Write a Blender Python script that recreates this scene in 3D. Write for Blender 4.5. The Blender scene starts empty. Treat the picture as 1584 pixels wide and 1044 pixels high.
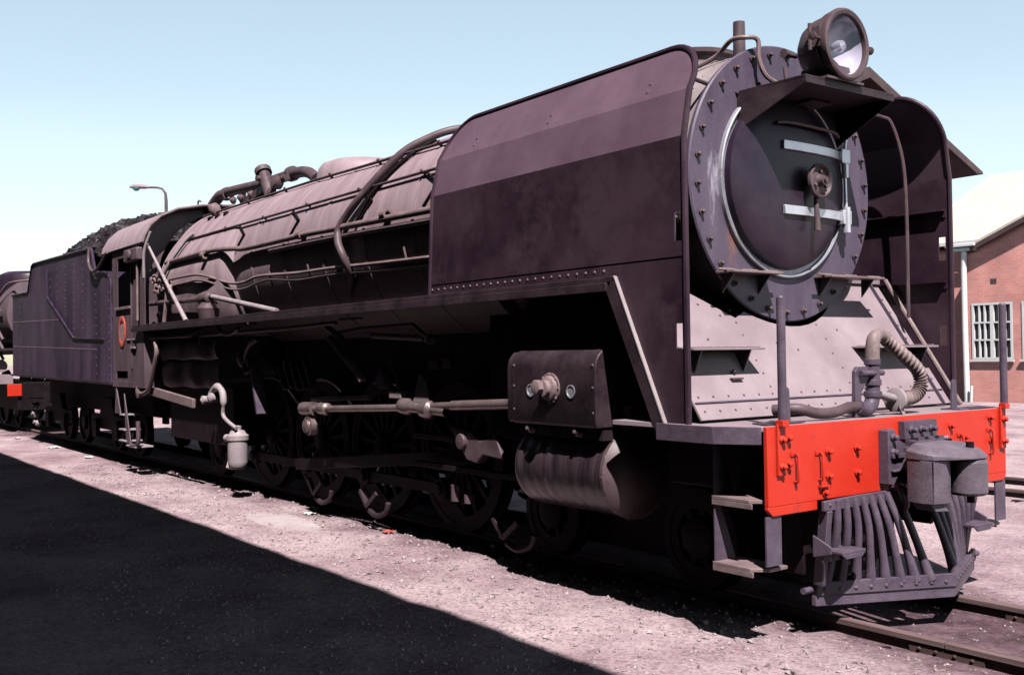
import bpy, bmesh, math, random
from math import sin, cos, pi, radians, sqrt, atan2
from mathutils import Vector, Matrix, noise

SC = bpy.context.scene
COL = SC.collection
R = random.Random(7)

# ------------------------------------------------------------------ camera
cam_d = bpy.data.cameras.new("camera")
cam = bpy.data.objects.new("camera", cam_d)
COL.objects.link(cam)
cam_d.sensor_width = 36.0
cam_d.lens = 36.236
cam_d.clip_start = 0.1
cam_d.clip_end = 1500
_r = Vector((0.59232841, 0.80556892, -0.01434483))
_u = Vector((0.02113365, 0.00226365, 0.9997741))
_d = Vector((-0.80541941, 0.59249776, 0.01568378))
cam.matrix_world = Matrix(((_r.x, _u.x, -_d.x, 4.1113), (_r.y, _u.y, -_d.y, -6.29932),
                           (_r.z, _u.z, -_d.z, 1.75157), (0, 0, 0, 1)))
SC.camera = cam

# ------------------------------------------------------------------ light
SUN = Vector((0.61, -0.34, 1.0)).normalized()
EL = math.asin(SUN.z)
world = bpy.data.worlds.new("World")
SC.world = world
world.use_nodes = True
wn = world.node_tree
bg = wn.nodes["Background"]
sky = wn.nodes.new("ShaderNodeTexSky")
sky.sky_type = 'NISHITA'
sky.sun_disc = False
sky.sun_elevation = EL
sky.sun_rotation = atan2(SUN.x, SUN.y)
sky.altitude = 1200
sky.air_density = 1.0
sky.dust_density = 1.6
sky.ozone_density = 1.0
# hazy summer sky: the band above the horizon is far brighter than the zenith
wtc = wn.nodes.new("ShaderNodeTexCoord")
wsep = wn.nodes.new("ShaderNodeSeparateXYZ")
wn.links.new(wtc.outputs['Generated'], wsep.inputs[0])
wr = wn.nodes.new("ShaderNodeValToRGB")
wr.color_ramp.interpolation = 'EASE'
_e = wr.color_ramp.elements
_e[0].position, _e[0].color = 0.0, (.56, .51, .45, 1)
_e[1].position, _e[1].color = 1.0, (.05, .05, .05, 1)
for _p, _c in ((.10, (.77, .65, .525)), (.22, (.95, .785, .595)), (.36, (1.10, .90, .64)), (.44, (.30, .27, .24)), (.54, (.06, .06, .06))):
    _x = _e.new(_p)
    _x.color = (*_c, 1)
wn.links.new(wsep.outputs[2], wr.inputs[0])
wm = wn.nodes.new("ShaderNodeMix")
wm.data_type = 'RGBA'
wm.blend_type = 'MULTIPLY'
wm.inputs[0].default_value = 1.0
wn.links.new(sky.outputs[0], wm.inputs[6])
wn.links.new(wr.outputs[0], wm.inputs[7])
wsc = wn.nodes.new("ShaderNodeVectorMath")
wsc.operation = 'SCALE'
wsc.inputs['Scale'].default_value = 4.9
wn.links.new(wm.outputs[2], wsc.inputs[0])
wn.links.new(wsc.outputs[0], bg.inputs[0])
bg.inputs[1].default_value = 0.05
sun_d = bpy.data.lights.new("sun", 'SUN')
sun_d.energy = 5.0
sun_d.angle = radians(0.5)
sun_d.color = (1.0, 0.93, 0.90)
sun = bpy.data.objects.new("sun", sun_d)
sun.rotation_euler = SUN.to_track_quat('Z', 'Y').to_euler()
sun.location = (10, -20, 30)
COL.objects.link(sun)
SC.view_settings.view_transform = 'Standard'
SC.view_settings.look = 'None'
SC.view_settings.exposure = 0.45
SC.view_settings.gamma = 1.0
SC.cycles.max_bounces = 6
SC.cycles.diffuse_bounces = 0
SC.cycles.use_denoising = True


# ------------------------------------------------------------------ materials
def mat(name, a, b, scale=3.0, rough=0.55, rvar=0.15, metal=0.0, bump=0.0, bscale=40.0,
        streak=None, c=None, cscale=8.0, cthr=0.62, spec=0.5, lo=0.35, hi=0.7, fine=0.0):
    m = bpy.data.materials.new(name)
    m.use_nodes = True
    nt = m.node_tree
    N, L = nt.nodes, nt.links
    bs = N["Principled BSDF"]
    tc = N.new("ShaderNodeTexCoord")
    mp = N.new("ShaderNodeMapping")
    if streak:
        mp.inputs['Scale'].default_value = streak
    L.new(tc.outputs['Object'], mp.inputs[0])
    n1 = N.new("ShaderNodeTexNoise")
    n1.inputs['Scale'].default_value = scale
    n1.inputs['Detail'].default_value = 7
    n1.inputs['Roughness'].default_value = 0.62
    L.new(mp.outputs[0], n1.inputs['Vector'])
    rp = N.new("ShaderNodeValToRGB")
    rp.color_ramp.elements[0].position = lo
    rp.color_ramp.elements[1].position = hi
    rp.color_ramp.elements[0].color = (*a, 1)
    rp.color_ramp.elements[1].color = (*b, 1)
    L.new(n1.outputs['Fac'], rp.inputs[0])
    out = rp.outputs[0]
    if c:
        n2 = N.new("ShaderNodeTexNoise")
        n2.inputs['Scale'].default_value = cscale
        n2.inputs['Detail'].default_value = 8
        n2.inputs['Roughness'].default_value = 0.7
        L.new(mp.outputs[0], n2.inputs['Vector'])
        r2 = N.new("ShaderNodeValToRGB")
        r2.color_ramp.elements[0].position = cthr
        r2.color_ramp.elements[1].position = cthr + 0.12
        L.new(n2.outputs['Fac'], r2.inputs[0])
        mx = N.new("ShaderNodeMix")
        mx.data_type = 'RGBA'
        L.new(r2.outputs[0], mx.inputs[0])
        L.new(out, mx.inputs[6])
        mx.inputs[7].default_value = (*c, 1)
        out = mx.outputs[2]
    if fine:
        n4 = N.new("ShaderNodeTexNoise")
        n4.inputs['Scale'].default_value = 90
        n4.inputs['Detail'].default_value = 4
        L.new(tc.outputs['Object'], n4.inputs['Vector'])
        mr = N.new("ShaderNodeMapRange")
        mr.inputs[1].default_value = 0.25
        mr.inputs[2].default_value = 0.75
        mr.inputs[3].default_value = 1 - fine
        mr.inputs[4].default_value = 1 + fine
        L.new(n4.outputs['Fac'], mr.inputs[0])
        vm = N.new("ShaderNodeVectorMath")
        vm.operation = 'SCALE'
        L.new(out, vm.inputs[0])
        L.new(mr.outputs[0], vm.inputs['Scale'])
        out = vm.outputs[0]
    L.new(out, bs.inputs['Base Color'])
    bs.inputs['Metallic'].default_value = metal
    bs.inputs['Specular IOR Level'].default_value = spec
    rr = N.new("ShaderNodeMapRange")
    rr.inputs[3].default_value = max(0.05, rough - rvar)
    rr.inputs[4].default_value = min(1.0, rough + rvar)
    L.new(n1.outputs['Fac'], rr.inputs[0])
    L.new(rr.outputs[0], bs.inputs['Roughness'])
    if bump:
        n3 = N.new("ShaderNodeTexNoise")
        n3.inputs['Scale'].default_value = bscale
        n3.inputs['Detail'].default_value = 5
        L.new(tc.outputs['Object'], n3.inputs['Vector'])
        bp = N.new("ShaderNodeBump")
        bp.inputs['Strength'].default_value = bump
        bp.inputs['Distance'].default_value = 0.02
        L.new(n3.outputs['Fac'], bp.inputs['Height'])
        L.new(bp.outputs[0], bs.inputs['Normal'])
    return m


M = {}
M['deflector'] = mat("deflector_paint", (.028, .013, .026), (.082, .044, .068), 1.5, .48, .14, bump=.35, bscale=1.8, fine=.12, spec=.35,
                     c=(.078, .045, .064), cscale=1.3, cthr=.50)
M['deflector_top'] = mat("sunlit_deflector_paint", (.145, .085, .125), (.205, .128, .176), 2.0, .5, .12, bump=.05, bscale=5, fine=.1, c=(.23, .17, .20), cscale=3, cthr=.66)  # stronger sunlight on the tilted upper panels, painted in as a paler colour
M['boiler'] = mat("dusty_shaded_boiler_cladding", (.33, .225, .260), (.48, .37, .405), 2.2, .55, .12, streak=(2.2, .5, .5), bump=.08,
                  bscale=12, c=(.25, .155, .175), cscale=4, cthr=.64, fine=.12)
M['face'] = mat("smokebox_paint", (.090, .068, .112), (.148, .114, .165), 2.5, .5, .12, streak=(1, 2.2, .6), bump=.08, bscale=20,
                c=(.22, .10, .085), cscale=3.0, cthr=.66, fine=.12)
M['barrel'] = mat("smokebox_barrel_paint", (.30, .24, .26), (.42, .36, .37), 3, .55, .1, bump=.08, fine=.12)
M['apron'] = mat("grey_apron_paint", (.31, .235, .265), (.41, .325, .36), 2.4, .55, .12, bump=.05, bscale=10, fine=.08,
                 c=(.22, .15, .15), cscale=6, cthr=.68)
M['black'] = mat("black_grimy_steel", (.026, .016, .022), (.070, .046, .058), 5, .5, .15, bump=.1, bscale=25, fine=.2, spec=.35)
M['soot'] = mat("sooty_steel", (.009, .005, .007), (.024, .015, .020), 6, .65, .15, bump=.1, bscale=25, spec=.15)
M['purple'] = mat("worn_dark_casting", (.085, .062, .095), (.155, .115, .16), 6, .5, .12, bump=.12, bscale=40, fine=.2)
M['coupler'] = mat("worn_coupler_steel", (.125, .098, .130), (.215, .172, .212), 6, .48, .12, bump=.15, bscale=45, fine=.2, c=(.08, .055, .07), cscale=7, cthr=.6)
M['cylclad'] = mat("oily_cylinder_cladding", (.020, .013, .018), (.075, .052, .064), 3, .32, .1, streak=(5, .6, .6), fine=.15)
M['pipe'] = mat("dusty_pipe", (.20, .135, .145), (.34, .25, .255), 5, .5, .12, fine=.15)
M['darkpipe'] = mat("dark_pipe", (.085, .055, .065), (.16, .11, .12), 5, .5, .12, fine=.15)
M['rod'] = mat("oily_steel_rod", (.20, .15, .15), (.34, .26, .26), 6, .38, .12, metal=.5, fine=.2)
M['red'] = mat("red_beam_paint", (.74, .036, .017), (.80, .050, .026), 3, .42, .1, c=(.50, .035, .022), cscale=6, cthr=.58, fine=.10)
M['white'] = mat("white_strap_metal", (.70, .70, .78), (.84, .84, .90), 8, .38, .1, metal=.55, fine=.08)
M['ring'] = mat("worn_door_ring", (.30, .30, .36), (.50, .50, .56), 6, .4, .12, metal=.3, c=(.28, .11, .08), cscale=4, cthr=.6, fine=.15)
M['door'] = mat("black_door_paint", (.022, .013, .030), (.050, .032, .052), 3, .34, .1, fine=.12, spec=.35)
M['tender'] = mat("tender_paint", (.030, .017, .044), (.130, .085, .145), 1.1, .42, .12, streak=(1.6, 1, .45), bump=.06, bscale=6,
                  c=(.035, .022, .035), cscale=2, cthr=.6, fine=.12)
M['cab'] = mat("cab_paint", (.10, .068, .085), (.19, .135, .16), 2.0, .5, .12, streak=(2, 1, .6), fine=.12)
M['sheet'] = mat("crumpled_sheet", (.16, .115, .13), (.27, .20, .22), 4, .5, .12, fine=.15)
M['coal'] = mat("coal", (.020, .016, .020), (.075, .062, .075), 9, .35, .15, fine=.25)
M['numplate'] = mat("number_plate_red", (.62, .10, .08), (.72, .16, .12), 10, .45, .1)
M['plate_mid'] = mat("number_plate_centre", (.22, .14, .15), (.50, .40, .42), 22, .45, .1)
M['brass'] = mat("worn_brass", (.34, .22, .16), (.52, .38, .28), 8, .4, .1, metal=.4)
M['hose'] = mat("canvas_hose", (.20, .14, .145), (.36, .27, .265), 9, .55, .1, fine=.2)
M['chrome'] = mat("reflector", (.82, .78, .88), (.88, .86, .92), 4, .22, .05, metal=.12)
M['lampbody'] = mat("lamp_body_paint", (.085, .058, .070), (.17, .125, .14), 6, .45, .12, fine=.15)
M['canister'] = mat("grey_canister", (.36, .30, .32), (.48, .41, .43), 6, .5, .1, fine=.15)
M['rail'] = mat("rusty_rail", (.08, .048, .046), (.16, .10, .098), 6, .75, .15, fine=.2, spec=.2)
M['railtop'] = mat("worn_rail_head", (.14, .090, .092), (.24, .17, .17), 6, .62, .12, streak=(.3, 4, 4), spec=.3)
M['roof'] = mat("pale_corrugated_roof", (.70, .60, .50), (.82, .73, .63), 2, .6, .1, streak=(3, .4, .4), fine=.05)
M['darkroof'] = mat("dark_roof", (.07, .045, .05), (.12, .08, .085), 3, .7, .1)
M['whitepaint'] = mat("white_joinery_paint", (.86, .85, .86), (.90, .89, .90), 6, .5, .1)
M['pane'] = mat("dark_window_pane", (.085, .070, .095), (.15, .13, .16), 3, .12, .05)
M['scrap'] = mat("pale_scrap", (.70, .66, .62), (.85, .82, .78), 12, .7, .1)
M['redscrap'] = mat("red_scrap", (.55, .05, .05), (.7, .2, .15), 12, .7, .1)
M['teal'] = mat("teal_glass", (.10, .50, .50), (.16, .60, .60), 8, .15, .05)
M['concrete'] = mat("ash_patch", (.42, .34, .36), (.56, .47, .49), 3, .9, .05, bump=.3, bscale=60, fine=.2)
M['stone'] = mat("gravel_stone", (.22, .16, .17), (.60, .50, .51), 14, .85, .1)


def ground_mat():
    m = bpy.data.materials.new("cinder_gravel")
    m.use_nodes = True
    nt = m.node_tree
    N, L = nt.nodes, nt.links
    bs = N["Principled BSDF"]
    tc = N.new("ShaderNodeTexCoord")

    def nz(scale, det, rough=.6, vec=None):
        n = N.new("ShaderNodeTexNoise")
        n.inputs['Scale'].default_value = scale
        n.inputs['Detail'].default_value = det
        n.inputs['Roughness'].default_value = rough
        L.new(vec or tc.outputs['Object'], n.inputs['Vector'])
        return n.outputs['Fac']

    def ramp(f, stops):
        r = N.new("ShaderNodeValToRGB")
        e = r.color_ramp.elements
        e[0].position, e[0].color = stops[0][0], (*stops[0][1], 1)
        e[1].position, e[1].color = stops[-1][0], (*stops[-1][1], 1)
        for p, c in stops[1:-1]:
            x = e.new(p)
            x.color = (*c, 1)
        L.new(f, r.inputs[0])
        return r.outputs[0]

    def mix(f, a, b, mode='MIX'):
        x = N.new("ShaderNodeMix")
        x.data_type = 'RGBA'
        x.blend_type = mode
        if isinstance(f, float):
            x.inputs[0].default_value = f
        else:
            L.new(f, x.inputs[0])
        L.new(a, x.inputs[6])
        L.new(b, x.inputs[7])
        return x.outputs[2]

    base = ramp(nz(.9, 8, .65), [(.30, (.31, .215, .24)), (.47, (.47, .36, .385)), (.68, (.60, .485, .50))])
    # oily cinder staining beside the running lines (follows y of the track, broken up with noise)
    sep = N.new("ShaderNodeSeparateXYZ")
    L.new(tc.outputs['Object'], sep.inputs[0])
    ad = N.new("ShaderNodeMath")
    ad.operation = 'ABSOLUTE'
    L.new(sep.outputs[1], ad.inputs[0])
    nn = N.new("ShaderNodeMath")
    nn.operation = 'MULTIPLY_ADD'
    L.new(nz(1.6, 6, .65), nn.inputs[0])
    nn.inputs[1].default_value = -1.7
    L.new(ad.outputs[0], nn.inputs[2])
    band = N.new("ShaderNodeMapRange")
    band.inputs[1].default_value = -.22
    band.inputs[2].default_value = .50
    band.inputs[3].default_value = 1
    band.inputs[4].default_value = 0
    L.new(nn.outputs[0], band.inputs[0])
    oil = ramp(nz(6, 6), [(.3, (.085, .050, .066)), (.7, (.23, .155, .175))])
    col = mix(band.outputs[0], base, oil)
    big = ramp(nz(.33, 5, .6), [(.34, (.66, .58, .62)), (.52, (1, 1, 1)), (.75, (1.08, 1.08, 1.08))])
    col = mix(1.0, col, big, 'MULTIPLY')
    # speckle of single stones
    vo = N.new("ShaderNodeTexVoronoi")
    vo.inputs['Scale'].default_value = 42
    L.new(tc.outputs['Object'], vo.inputs['Vector'])
    bw = N.new("ShaderNodeRGBToBW")
    L.new(vo.outputs['Color'], bw.inputs[0])
    spk = ramp(bw.outputs[0], [(.1, (.55, .52, .53)), (.5, (1, 1, 1)), (.85, (1.2, 1.18, 1.18))])
    col = mix(.75, col, spk, 'MULTIPLY')
    fine = ramp(nz(150, 3), [(.3, (.7, .68, .7)), (.7, (1.25, 1.25, 1.25))])
    col = mix(.6, col, fine, 'MULTIPLY')
    L.new(col, bs.inputs['Base Color'])
    bs.inputs['Roughness'].default_value = .95
    bs.inputs['Specular IOR Level'].default_value = .15
    bp = N.new("ShaderNodeBump")
    bp.inputs['Strength'].default_value = .55
    bp.inputs['Distance'].default_value = .02
    L.new(nz(55, 6, .7), bp.inputs['Height'])
    L.new(bp.outputs[0], bs.inputs['Normal'])
    return m


def brick_mat(name, c1, c2, mortar):
    m = bpy.data.materials.new(name)
    m.use_nodes = True
    nt = m.node_tree
    N, L = nt.nodes, nt.links
    bs = N["Principled BSDF"]
    tc = N.new("ShaderNodeTexCoord")
    sp = N.new("ShaderNodeSeparateXYZ")
    L.new(tc.outputs['Object'], sp.inputs[0])
    sm = N.new("ShaderNodeMath")
    L.new(sp.outputs[0], sm.inputs[0])
    L.new(sp.outputs[1], sm.inputs[1])
    mp = N.new("ShaderNodeCombineXYZ")
    L.new(sm.outputs[0], mp.inputs[0])
    L.new(sp.outputs[2], mp.inputs[1])
    bt = N.new("ShaderNodeTexBrick")
    bt.inputs['Color1'].default_value = (*c1, 1)
    bt.inputs['Color2'].default_value = (*c2, 1)
    bt.inputs['Mortar'].default_value = (*mortar, 1)
    bt.inputs['Scale'].default_value = 1.0
    bt.inputs['Brick Width'].default_value = .25
    bt.inputs['Row Height'].default_value = .085
    bt.inputs['Mortar Size'].default_value = .009
    L.new(mp.outputs[0], bt.inputs[0])
    n = N.new("ShaderNodeTexNoise")
    n.inputs['Scale'].default_value = 1.2
    n.inputs['Detail'].default_value = 7
    L.new(tc.outputs['Object'], n.inputs[0])
    mr = N.new("ShaderNodeMapRange")
    mr.inputs[1].default_value = .3
    mr.inputs[2].default_value = .7
    mr.inputs[3].default_value = .8
    mr.inputs[4].default_value = 1.2
    L.new(n.outputs[0], mr.inputs[0])
    vm = N.new("ShaderNodeVectorMath")
    vm.operation = 'SCALE'
    L.new(bt.outputs[0], vm.inputs[0])
    L.new(mr.outputs[0], vm.inputs['Scale'])
    L.new(vm.outputs[0], bs.inputs['Base Color'])
    bs.inputs['Roughness'].default_value = .9
    return m




def shade_by_height(m, dark, z0, z1):
    # dusty cladding above; underside shade is painted in as a darker colour below
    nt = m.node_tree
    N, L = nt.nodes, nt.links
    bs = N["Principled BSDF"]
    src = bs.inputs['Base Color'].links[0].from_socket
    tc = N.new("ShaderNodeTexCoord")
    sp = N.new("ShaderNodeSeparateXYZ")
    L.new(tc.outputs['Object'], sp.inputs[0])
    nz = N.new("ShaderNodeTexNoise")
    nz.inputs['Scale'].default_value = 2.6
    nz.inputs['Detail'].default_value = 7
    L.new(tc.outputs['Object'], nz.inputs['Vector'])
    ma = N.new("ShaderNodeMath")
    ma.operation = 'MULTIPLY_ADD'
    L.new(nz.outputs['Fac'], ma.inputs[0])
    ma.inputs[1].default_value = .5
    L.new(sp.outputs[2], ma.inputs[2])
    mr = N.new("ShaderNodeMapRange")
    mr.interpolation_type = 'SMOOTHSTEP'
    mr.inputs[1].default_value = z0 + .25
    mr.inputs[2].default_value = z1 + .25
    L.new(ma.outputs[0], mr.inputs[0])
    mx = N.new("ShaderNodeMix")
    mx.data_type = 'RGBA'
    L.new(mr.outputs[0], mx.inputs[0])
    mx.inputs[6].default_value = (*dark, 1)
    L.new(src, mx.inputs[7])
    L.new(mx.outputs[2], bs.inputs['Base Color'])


shade_by_height(M['boiler'], (.055, .034, .040), 2.25, 3.05)


def face_wear(m):
    nt = m.node_tree
    N, L = nt.nodes, nt.links
    bs = N["Principled BSDF"]
    tc = N.new("ShaderNodeTexCoord")

    def patch(cy, cz, ry, rz, col, stretch, thr):
        src = bs.inputs['Base Color'].links[0].from_socket
        mp = N.new("ShaderNodeMapping")
        mp.inputs['Location'].default_value = (0, -cy / ry, -cz / rz)
        mp.inputs['Scale'].default_value = (0, 1 / ry, 1 / rz)
        L.new(tc.outputs['Object'], mp.inputs[0])
        ln = N.new("ShaderNodeVectorMath")
        ln.operation = 'LENGTH'
        L.new(mp.outputs[0], ln.inputs[0])
        m2 = N.new("ShaderNodeMapping")
        m2.inputs['Scale'].default_value = stretch
        L.new(tc.outputs['Object'], m2.inputs[0])
        nz = N.new("ShaderNodeTexNoise")
        nz.inputs['Scale'].default_value = 6
        nz.inputs['Detail'].default_value = 8
        nz.inputs['Roughness'].default_value = .7
        L.new(m2.outputs[0], nz.inputs['Vector'])
        su = N.new("ShaderNodeMath")
        su.operation = 'MULTIPLY_ADD'
        L.new(ln.outputs['Value'], su.inputs[0])
        su.inputs[1].default_value = -.28
        L.new(nz.outputs['Fac'], su.inputs[2])
        mr = N.new("ShaderNodeMapRange")
        mr.inputs[1].default_value = thr
        mr.inputs[2].default_value = thr + .22
        mr.inputs[4].default_value = .85
        L.new(su.outputs[0], mr.inputs[0])
        mx = N.new("ShaderNodeMix")
        mx.data_type = 'RGBA'
        L.new(mr.outputs[0], mx.inputs[0])
        L.new(src, mx.inputs[6])
        mx.inputs[7].default_value = (*col, 1)
        L.new(mx.outputs[2], bs.inputs['Base Color'])

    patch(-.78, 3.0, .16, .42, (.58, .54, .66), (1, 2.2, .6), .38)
    patch(-.62, 2.55, .16, .26, (.30, .13, .10), (1, 1.6, .8), .34)


face_wear(M['face'])
M['ground'] = ground_mat()
M['brick'] = brick_mat("pink_brick", (.80, .31, .28), (.86, .38, .34), (.80, .46, .42))
M['shedbrick'] = brick_mat("dark_brick", (.10, .05, .045), (.14, .07, .06), (.12, .10, .09))


def glass_mat():
    m = bpy.data.materials.new("lamp_glass")
    m.use_nodes = True
    nt = m.node_tree
    nt.nodes.clear()
    o = nt.nodes.new("ShaderNodeOutputMaterial")
    t = nt.nodes.new("ShaderNodeBsdfTransparent")
    t.inputs[0].default_value = (.90, .89, .96, 1)
    g = nt.nodes.new("ShaderNodeBsdfGlossy")
    g.inputs['Roughness'].default_value = .03
    mx = nt.nodes.new("ShaderNodeMixShader")
    mx.inputs[0].default_value = .07
    nt.links.new(t.outputs[0], mx.inputs[1])
    nt.links.new(g.outputs[0], mx.inputs[2])
    nt.links.new(mx.outputs[0], o.inputs[0])
    return m


M['glass'] = glass_mat()


# ------------------------------------------------------------------ mesh helpers
class MB:
    def __init__(s):
        s.v, s.f, s.sm, s.mi, s.cur = [], [], [], [], 0

    def add(s, vs, fs, smooth=False):
        k = len(s.v)
        s.v += [tuple(v) for v in vs]
        s.f += [[i + k for i in f] for f in fs]
        s.sm += [smooth] * len(fs)
        s.mi += [s.cur] * len(fs)
        return s

    def box(s, x0, x1, y0, y1, z0, z1):
        if x0 > x1: x0, x1 = x1, x0
        if y0 > y1: y0, y1 = y1, y0
        if z0 > z1: z0, z1 = z1, z0
        return s.add([(x0, y0, z0), (x1, y0, z0), (x1, y1, z0), (x0, y1, z0), (x0, y0, z1), (x1, y0, z1), (x1, y1, z1), (x0, y1, z1)],
                     [[3, 2, 1, 0], [4, 5, 6, 7], [0, 1, 5, 4], [1, 2, 6, 5], [2, 3, 7, 6], [3, 0, 4, 7]])

    def bar(s, p, q, w, h, up=(0, 0, 1)):
        """rectangular bar from p to q, w across, h along 'up'"""
        p, q = Vector(p), Vector(q)
        t = (q - p).normalized()
        a = t.cross(Vector(up))
        if a.length < 1e-4:
            a = t.cross(Vector((0, 1, 0)))
        a.normalize()
        b = a.cross(t).normalized()
        c = [(-w / 2, -h / 2), (w / 2, -h / 2), (w / 2, h / 2), (-w / 2, h / 2)]
        vs = [e + a * i + b * j for e in (p, q) for i, j in c]
        return s.add(vs, [[0, 1, 2, 3], [7, 6, 5, 4], [0, 4, 5, 1], [1, 5, 6, 2], [2, 6, 7, 3], [3, 7, 4, 0]])

    def tube(s, pts, r, n=8, cap=True):
        pts = [Vector(p) for p in pts]
        rs = r if isinstance(r, (list, tuple)) else [r] * len(pts)
        T = []
        for i in range(len(pts)):
            a = pts[max(0, i - 1)]
            b = pts[min(len(pts) - 1, i + 1)]
            T.append((b - a).normalized())
        nrm = T[0].orthogonal().normalized()
        vs, fs = [], []
        for i, p in enumerate(pts):
            nrm = (nrm - T[i] * nrm.dot(T[i]))
            if nrm.length < 1e-5:
                nrm = T[i].orthogonal()
            nrm.normalize()
            bn = T[i].cross(nrm)
            for k in range(n):
                a = 2 * pi * k / n
                vs.append(p + (nrm * cos(a) + bn * sin(a)) * rs[i])
        for i in range(len(pts) - 1):
            for k in range(n):
                k2 = (k + 1) % n
                fs.append([i * n + k, i * n + k2, (i + 1) * n + k2, (i + 1) * n + k])
        s.add(vs, fs, True)
        if cap:
            m = len(pts) - 1
            s.add(vs[:n], [list(range(n))[::-1]])
            s.add(vs[m * n:], [list(range(n))])
        return s

    def lathe(s, o, ax, prof, n=32, a0=0.0, a1=2 * pi, smooth=True, ref=None):
        """prof: (distance along axis, radius)"""
        o, ax = Vector(o), Vector(ax).normalized()
        u = Vector(ref) if ref else ax.orthogonal().normalized()
        w = ax.cross(u)
        full = abs(a1 - a0 - 2 * pi) < 1e-6
        cnt = n if full else n + 1
        vs, fs = [], []
        for d, r in prof:
            for k in range(cnt):
                a = a0 + (a1 - a0) * k / n
                vs.append(o + ax * d + (u * cos(a) + w * sin(a)) * max(r, 1e-5))
        for i in range(len(prof) - 1):
            for k in range(n):
                k2 = (k + 1) % cnt
                fs.append([i * cnt + k, i * cnt + k2, (i + 1) * cnt + k2, (i + 1) * cnt + k])
        return s.add(vs, fs, smooth)

    def cyl(s, p, q, r, n=24, r2=None):
        return s.tube([p, q], [r, r if r2 is None else r2], n)

    def prism(s, poly, ext):
        e = Vector(ext)
        n = len(poly)
        vs = [Vector(p) for p in poly] + [Vector(p) + e for p in poly]
        fs = [list(range(n))[::-1], list(range(n, 2 * n))]
        fs += [[i, (i + 1) % n, n + (i + 1) % n, n + i] for i in range(n)]
        return s.add(vs, fs)

    def holed(s, outer, holes, fn, ext):
        """flat 2-D outline with holes mapped by fn(a,b)->point and given thickness ext"""
        bm = bmesh.new()
        for lp in [outer] + holes:
            vv = [bm.verts.new((a, b, 0)) for a, b in lp]
            for i in range(len(vv)):
                bm.edges.new((vv[i], vv[(i + 1) % len(vv)]))
        bmesh.ops.triangle_fill(bm, use_beauty=True, use_dissolve=False, edges=bm.edges[:])
        bm.verts.index_update()
        e = Vector(ext)
        P = [Vector(fn(v.co.x, v.co.y)) for v in bm.verts]
        n = len(P)
        tri = [[v.index for v in f.verts] for f in bm.faces]
        fs = [t for t in tri] + [[i + n for i in reversed(t)] for t in tri]
        k = 0
        for lp in [outer] + holes:
            m = len(lp)
            fs += [[k + i, k + (i + 1) % m, n + k + (i + 1) % m, n + k + i] for i in range(m)]
            k += m
        bm.free()
        return s.add(P + [p + e for p in P], fs)

    def rivet(s, p, nrm, r=.014, n=6, h=.6):
        p, nrm = Vector(p), Vector(nrm).normalized()
        return s.lathe(p - nrm * r * .15, nrm, [(0, r), (r * h * .75, r * .78), (r * h * 1.15, 0)], n)

    def bolt(s, p, nrm, r=.02, h=.03, n=6):
        p, nrm = Vector(p), Vector(nrm).normalized()
        return s.lathe(p, nrm, [(-.004, r), (h * .8, r), (h, r * .6), (h, 0)], n, smooth=False)

    def rock(s, p, r, rnd):
        x = Matrix.Rotation(rnd.random() * 6.28, 3, 'Z') @ Matrix.Rotation(rnd.random() * 6.28, 3, 'X')
        o = [(1, 0, 0), (-1, 0, 0), (0, 1, 0), (0, -1, 0), (0, 0, 1), (0, 0, -1)]
        vs = [Vector(p) + x @ (Vector(q) * r * rnd.uniform(.6, 1.25)) for q in o]
        return s.add(vs, [[0, 2, 4], [2, 1, 4], [1, 3, 4], [3, 0, 4], [2, 0, 5], [1, 2, 5], [3, 1, 5], [0, 3, 5]])

    def lump(s, p, r, rnd):
        x = Matrix.Rotation(rnd.random() * 6.28, 3, 'Z') @ Matrix.Rotation(rnd.random() * 6.28, 3, 'X')
        c = [(a, b, d) for a in (-1, 1) for b in (-1, 1) for d in (-1, 1)]
        vs = [Vector(p) + x @ (Vector(q) * r * .62 * rnd.uniform(.75, 1.2)) for q in c]
        return s.add(vs, [[0, 1, 3, 2], [4, 6, 7, 5], [0, 4, 5, 1], [2, 3, 7, 6], [0, 2, 6, 4], [1, 5, 7, 3]])

    def build(s, name, m, parent=None, bevel=0.0, local=False, m2=None):
        me = bpy.data.meshes.new(name)
        me.from_pydata(s.v, [], s.f)
        me.polygons.foreach_set("use_smooth", s.sm)
        me.materials.append(m)
        if m2:
            me.materials.append(m2)
            me.polygons.foreach_set('material_index', s.mi)
        me.update()
        bm = bmesh.new()
        bm.from_mesh(me)
        bmesh.ops.recalc_face_normals(bm, faces=bm.faces[:])
        bm.to_mesh(me)
        bm.free()
        me.set_sharp_from_angle(angle=radians(40))
        o = bpy.data.objects.new(name, me)
        COL.objects.link(o)
        if parent is not None:
            o.parent = parent
            if parent.type == 'EMPTY' and not local:
                o.location = -parent.location
        if bevel:
            b = o.modifiers.new("bevel", 'BEVEL')
            b.width = bevel
            b.segments = 2
            b.limit_method = 'ANGLE'
            b.angle_limit = radians(40)
            b.harden_normals = False
        return o


def tag(o, label=None, cat=None, group=None, kind=None):
    if label: o['label'] = label
    if cat: o['category'] = cat
    if group: o['group'] = group
    if kind: o['kind'] = kind
    return o


def thing(name, label, cat, loc=(0, 0, 0), group=None):
    o = bpy.data.objects.new(name, None)
    o.empty_display_size = .3
    o.location = loc
    COL.objects.link(o)
    return tag(o, label, cat, group)


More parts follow.
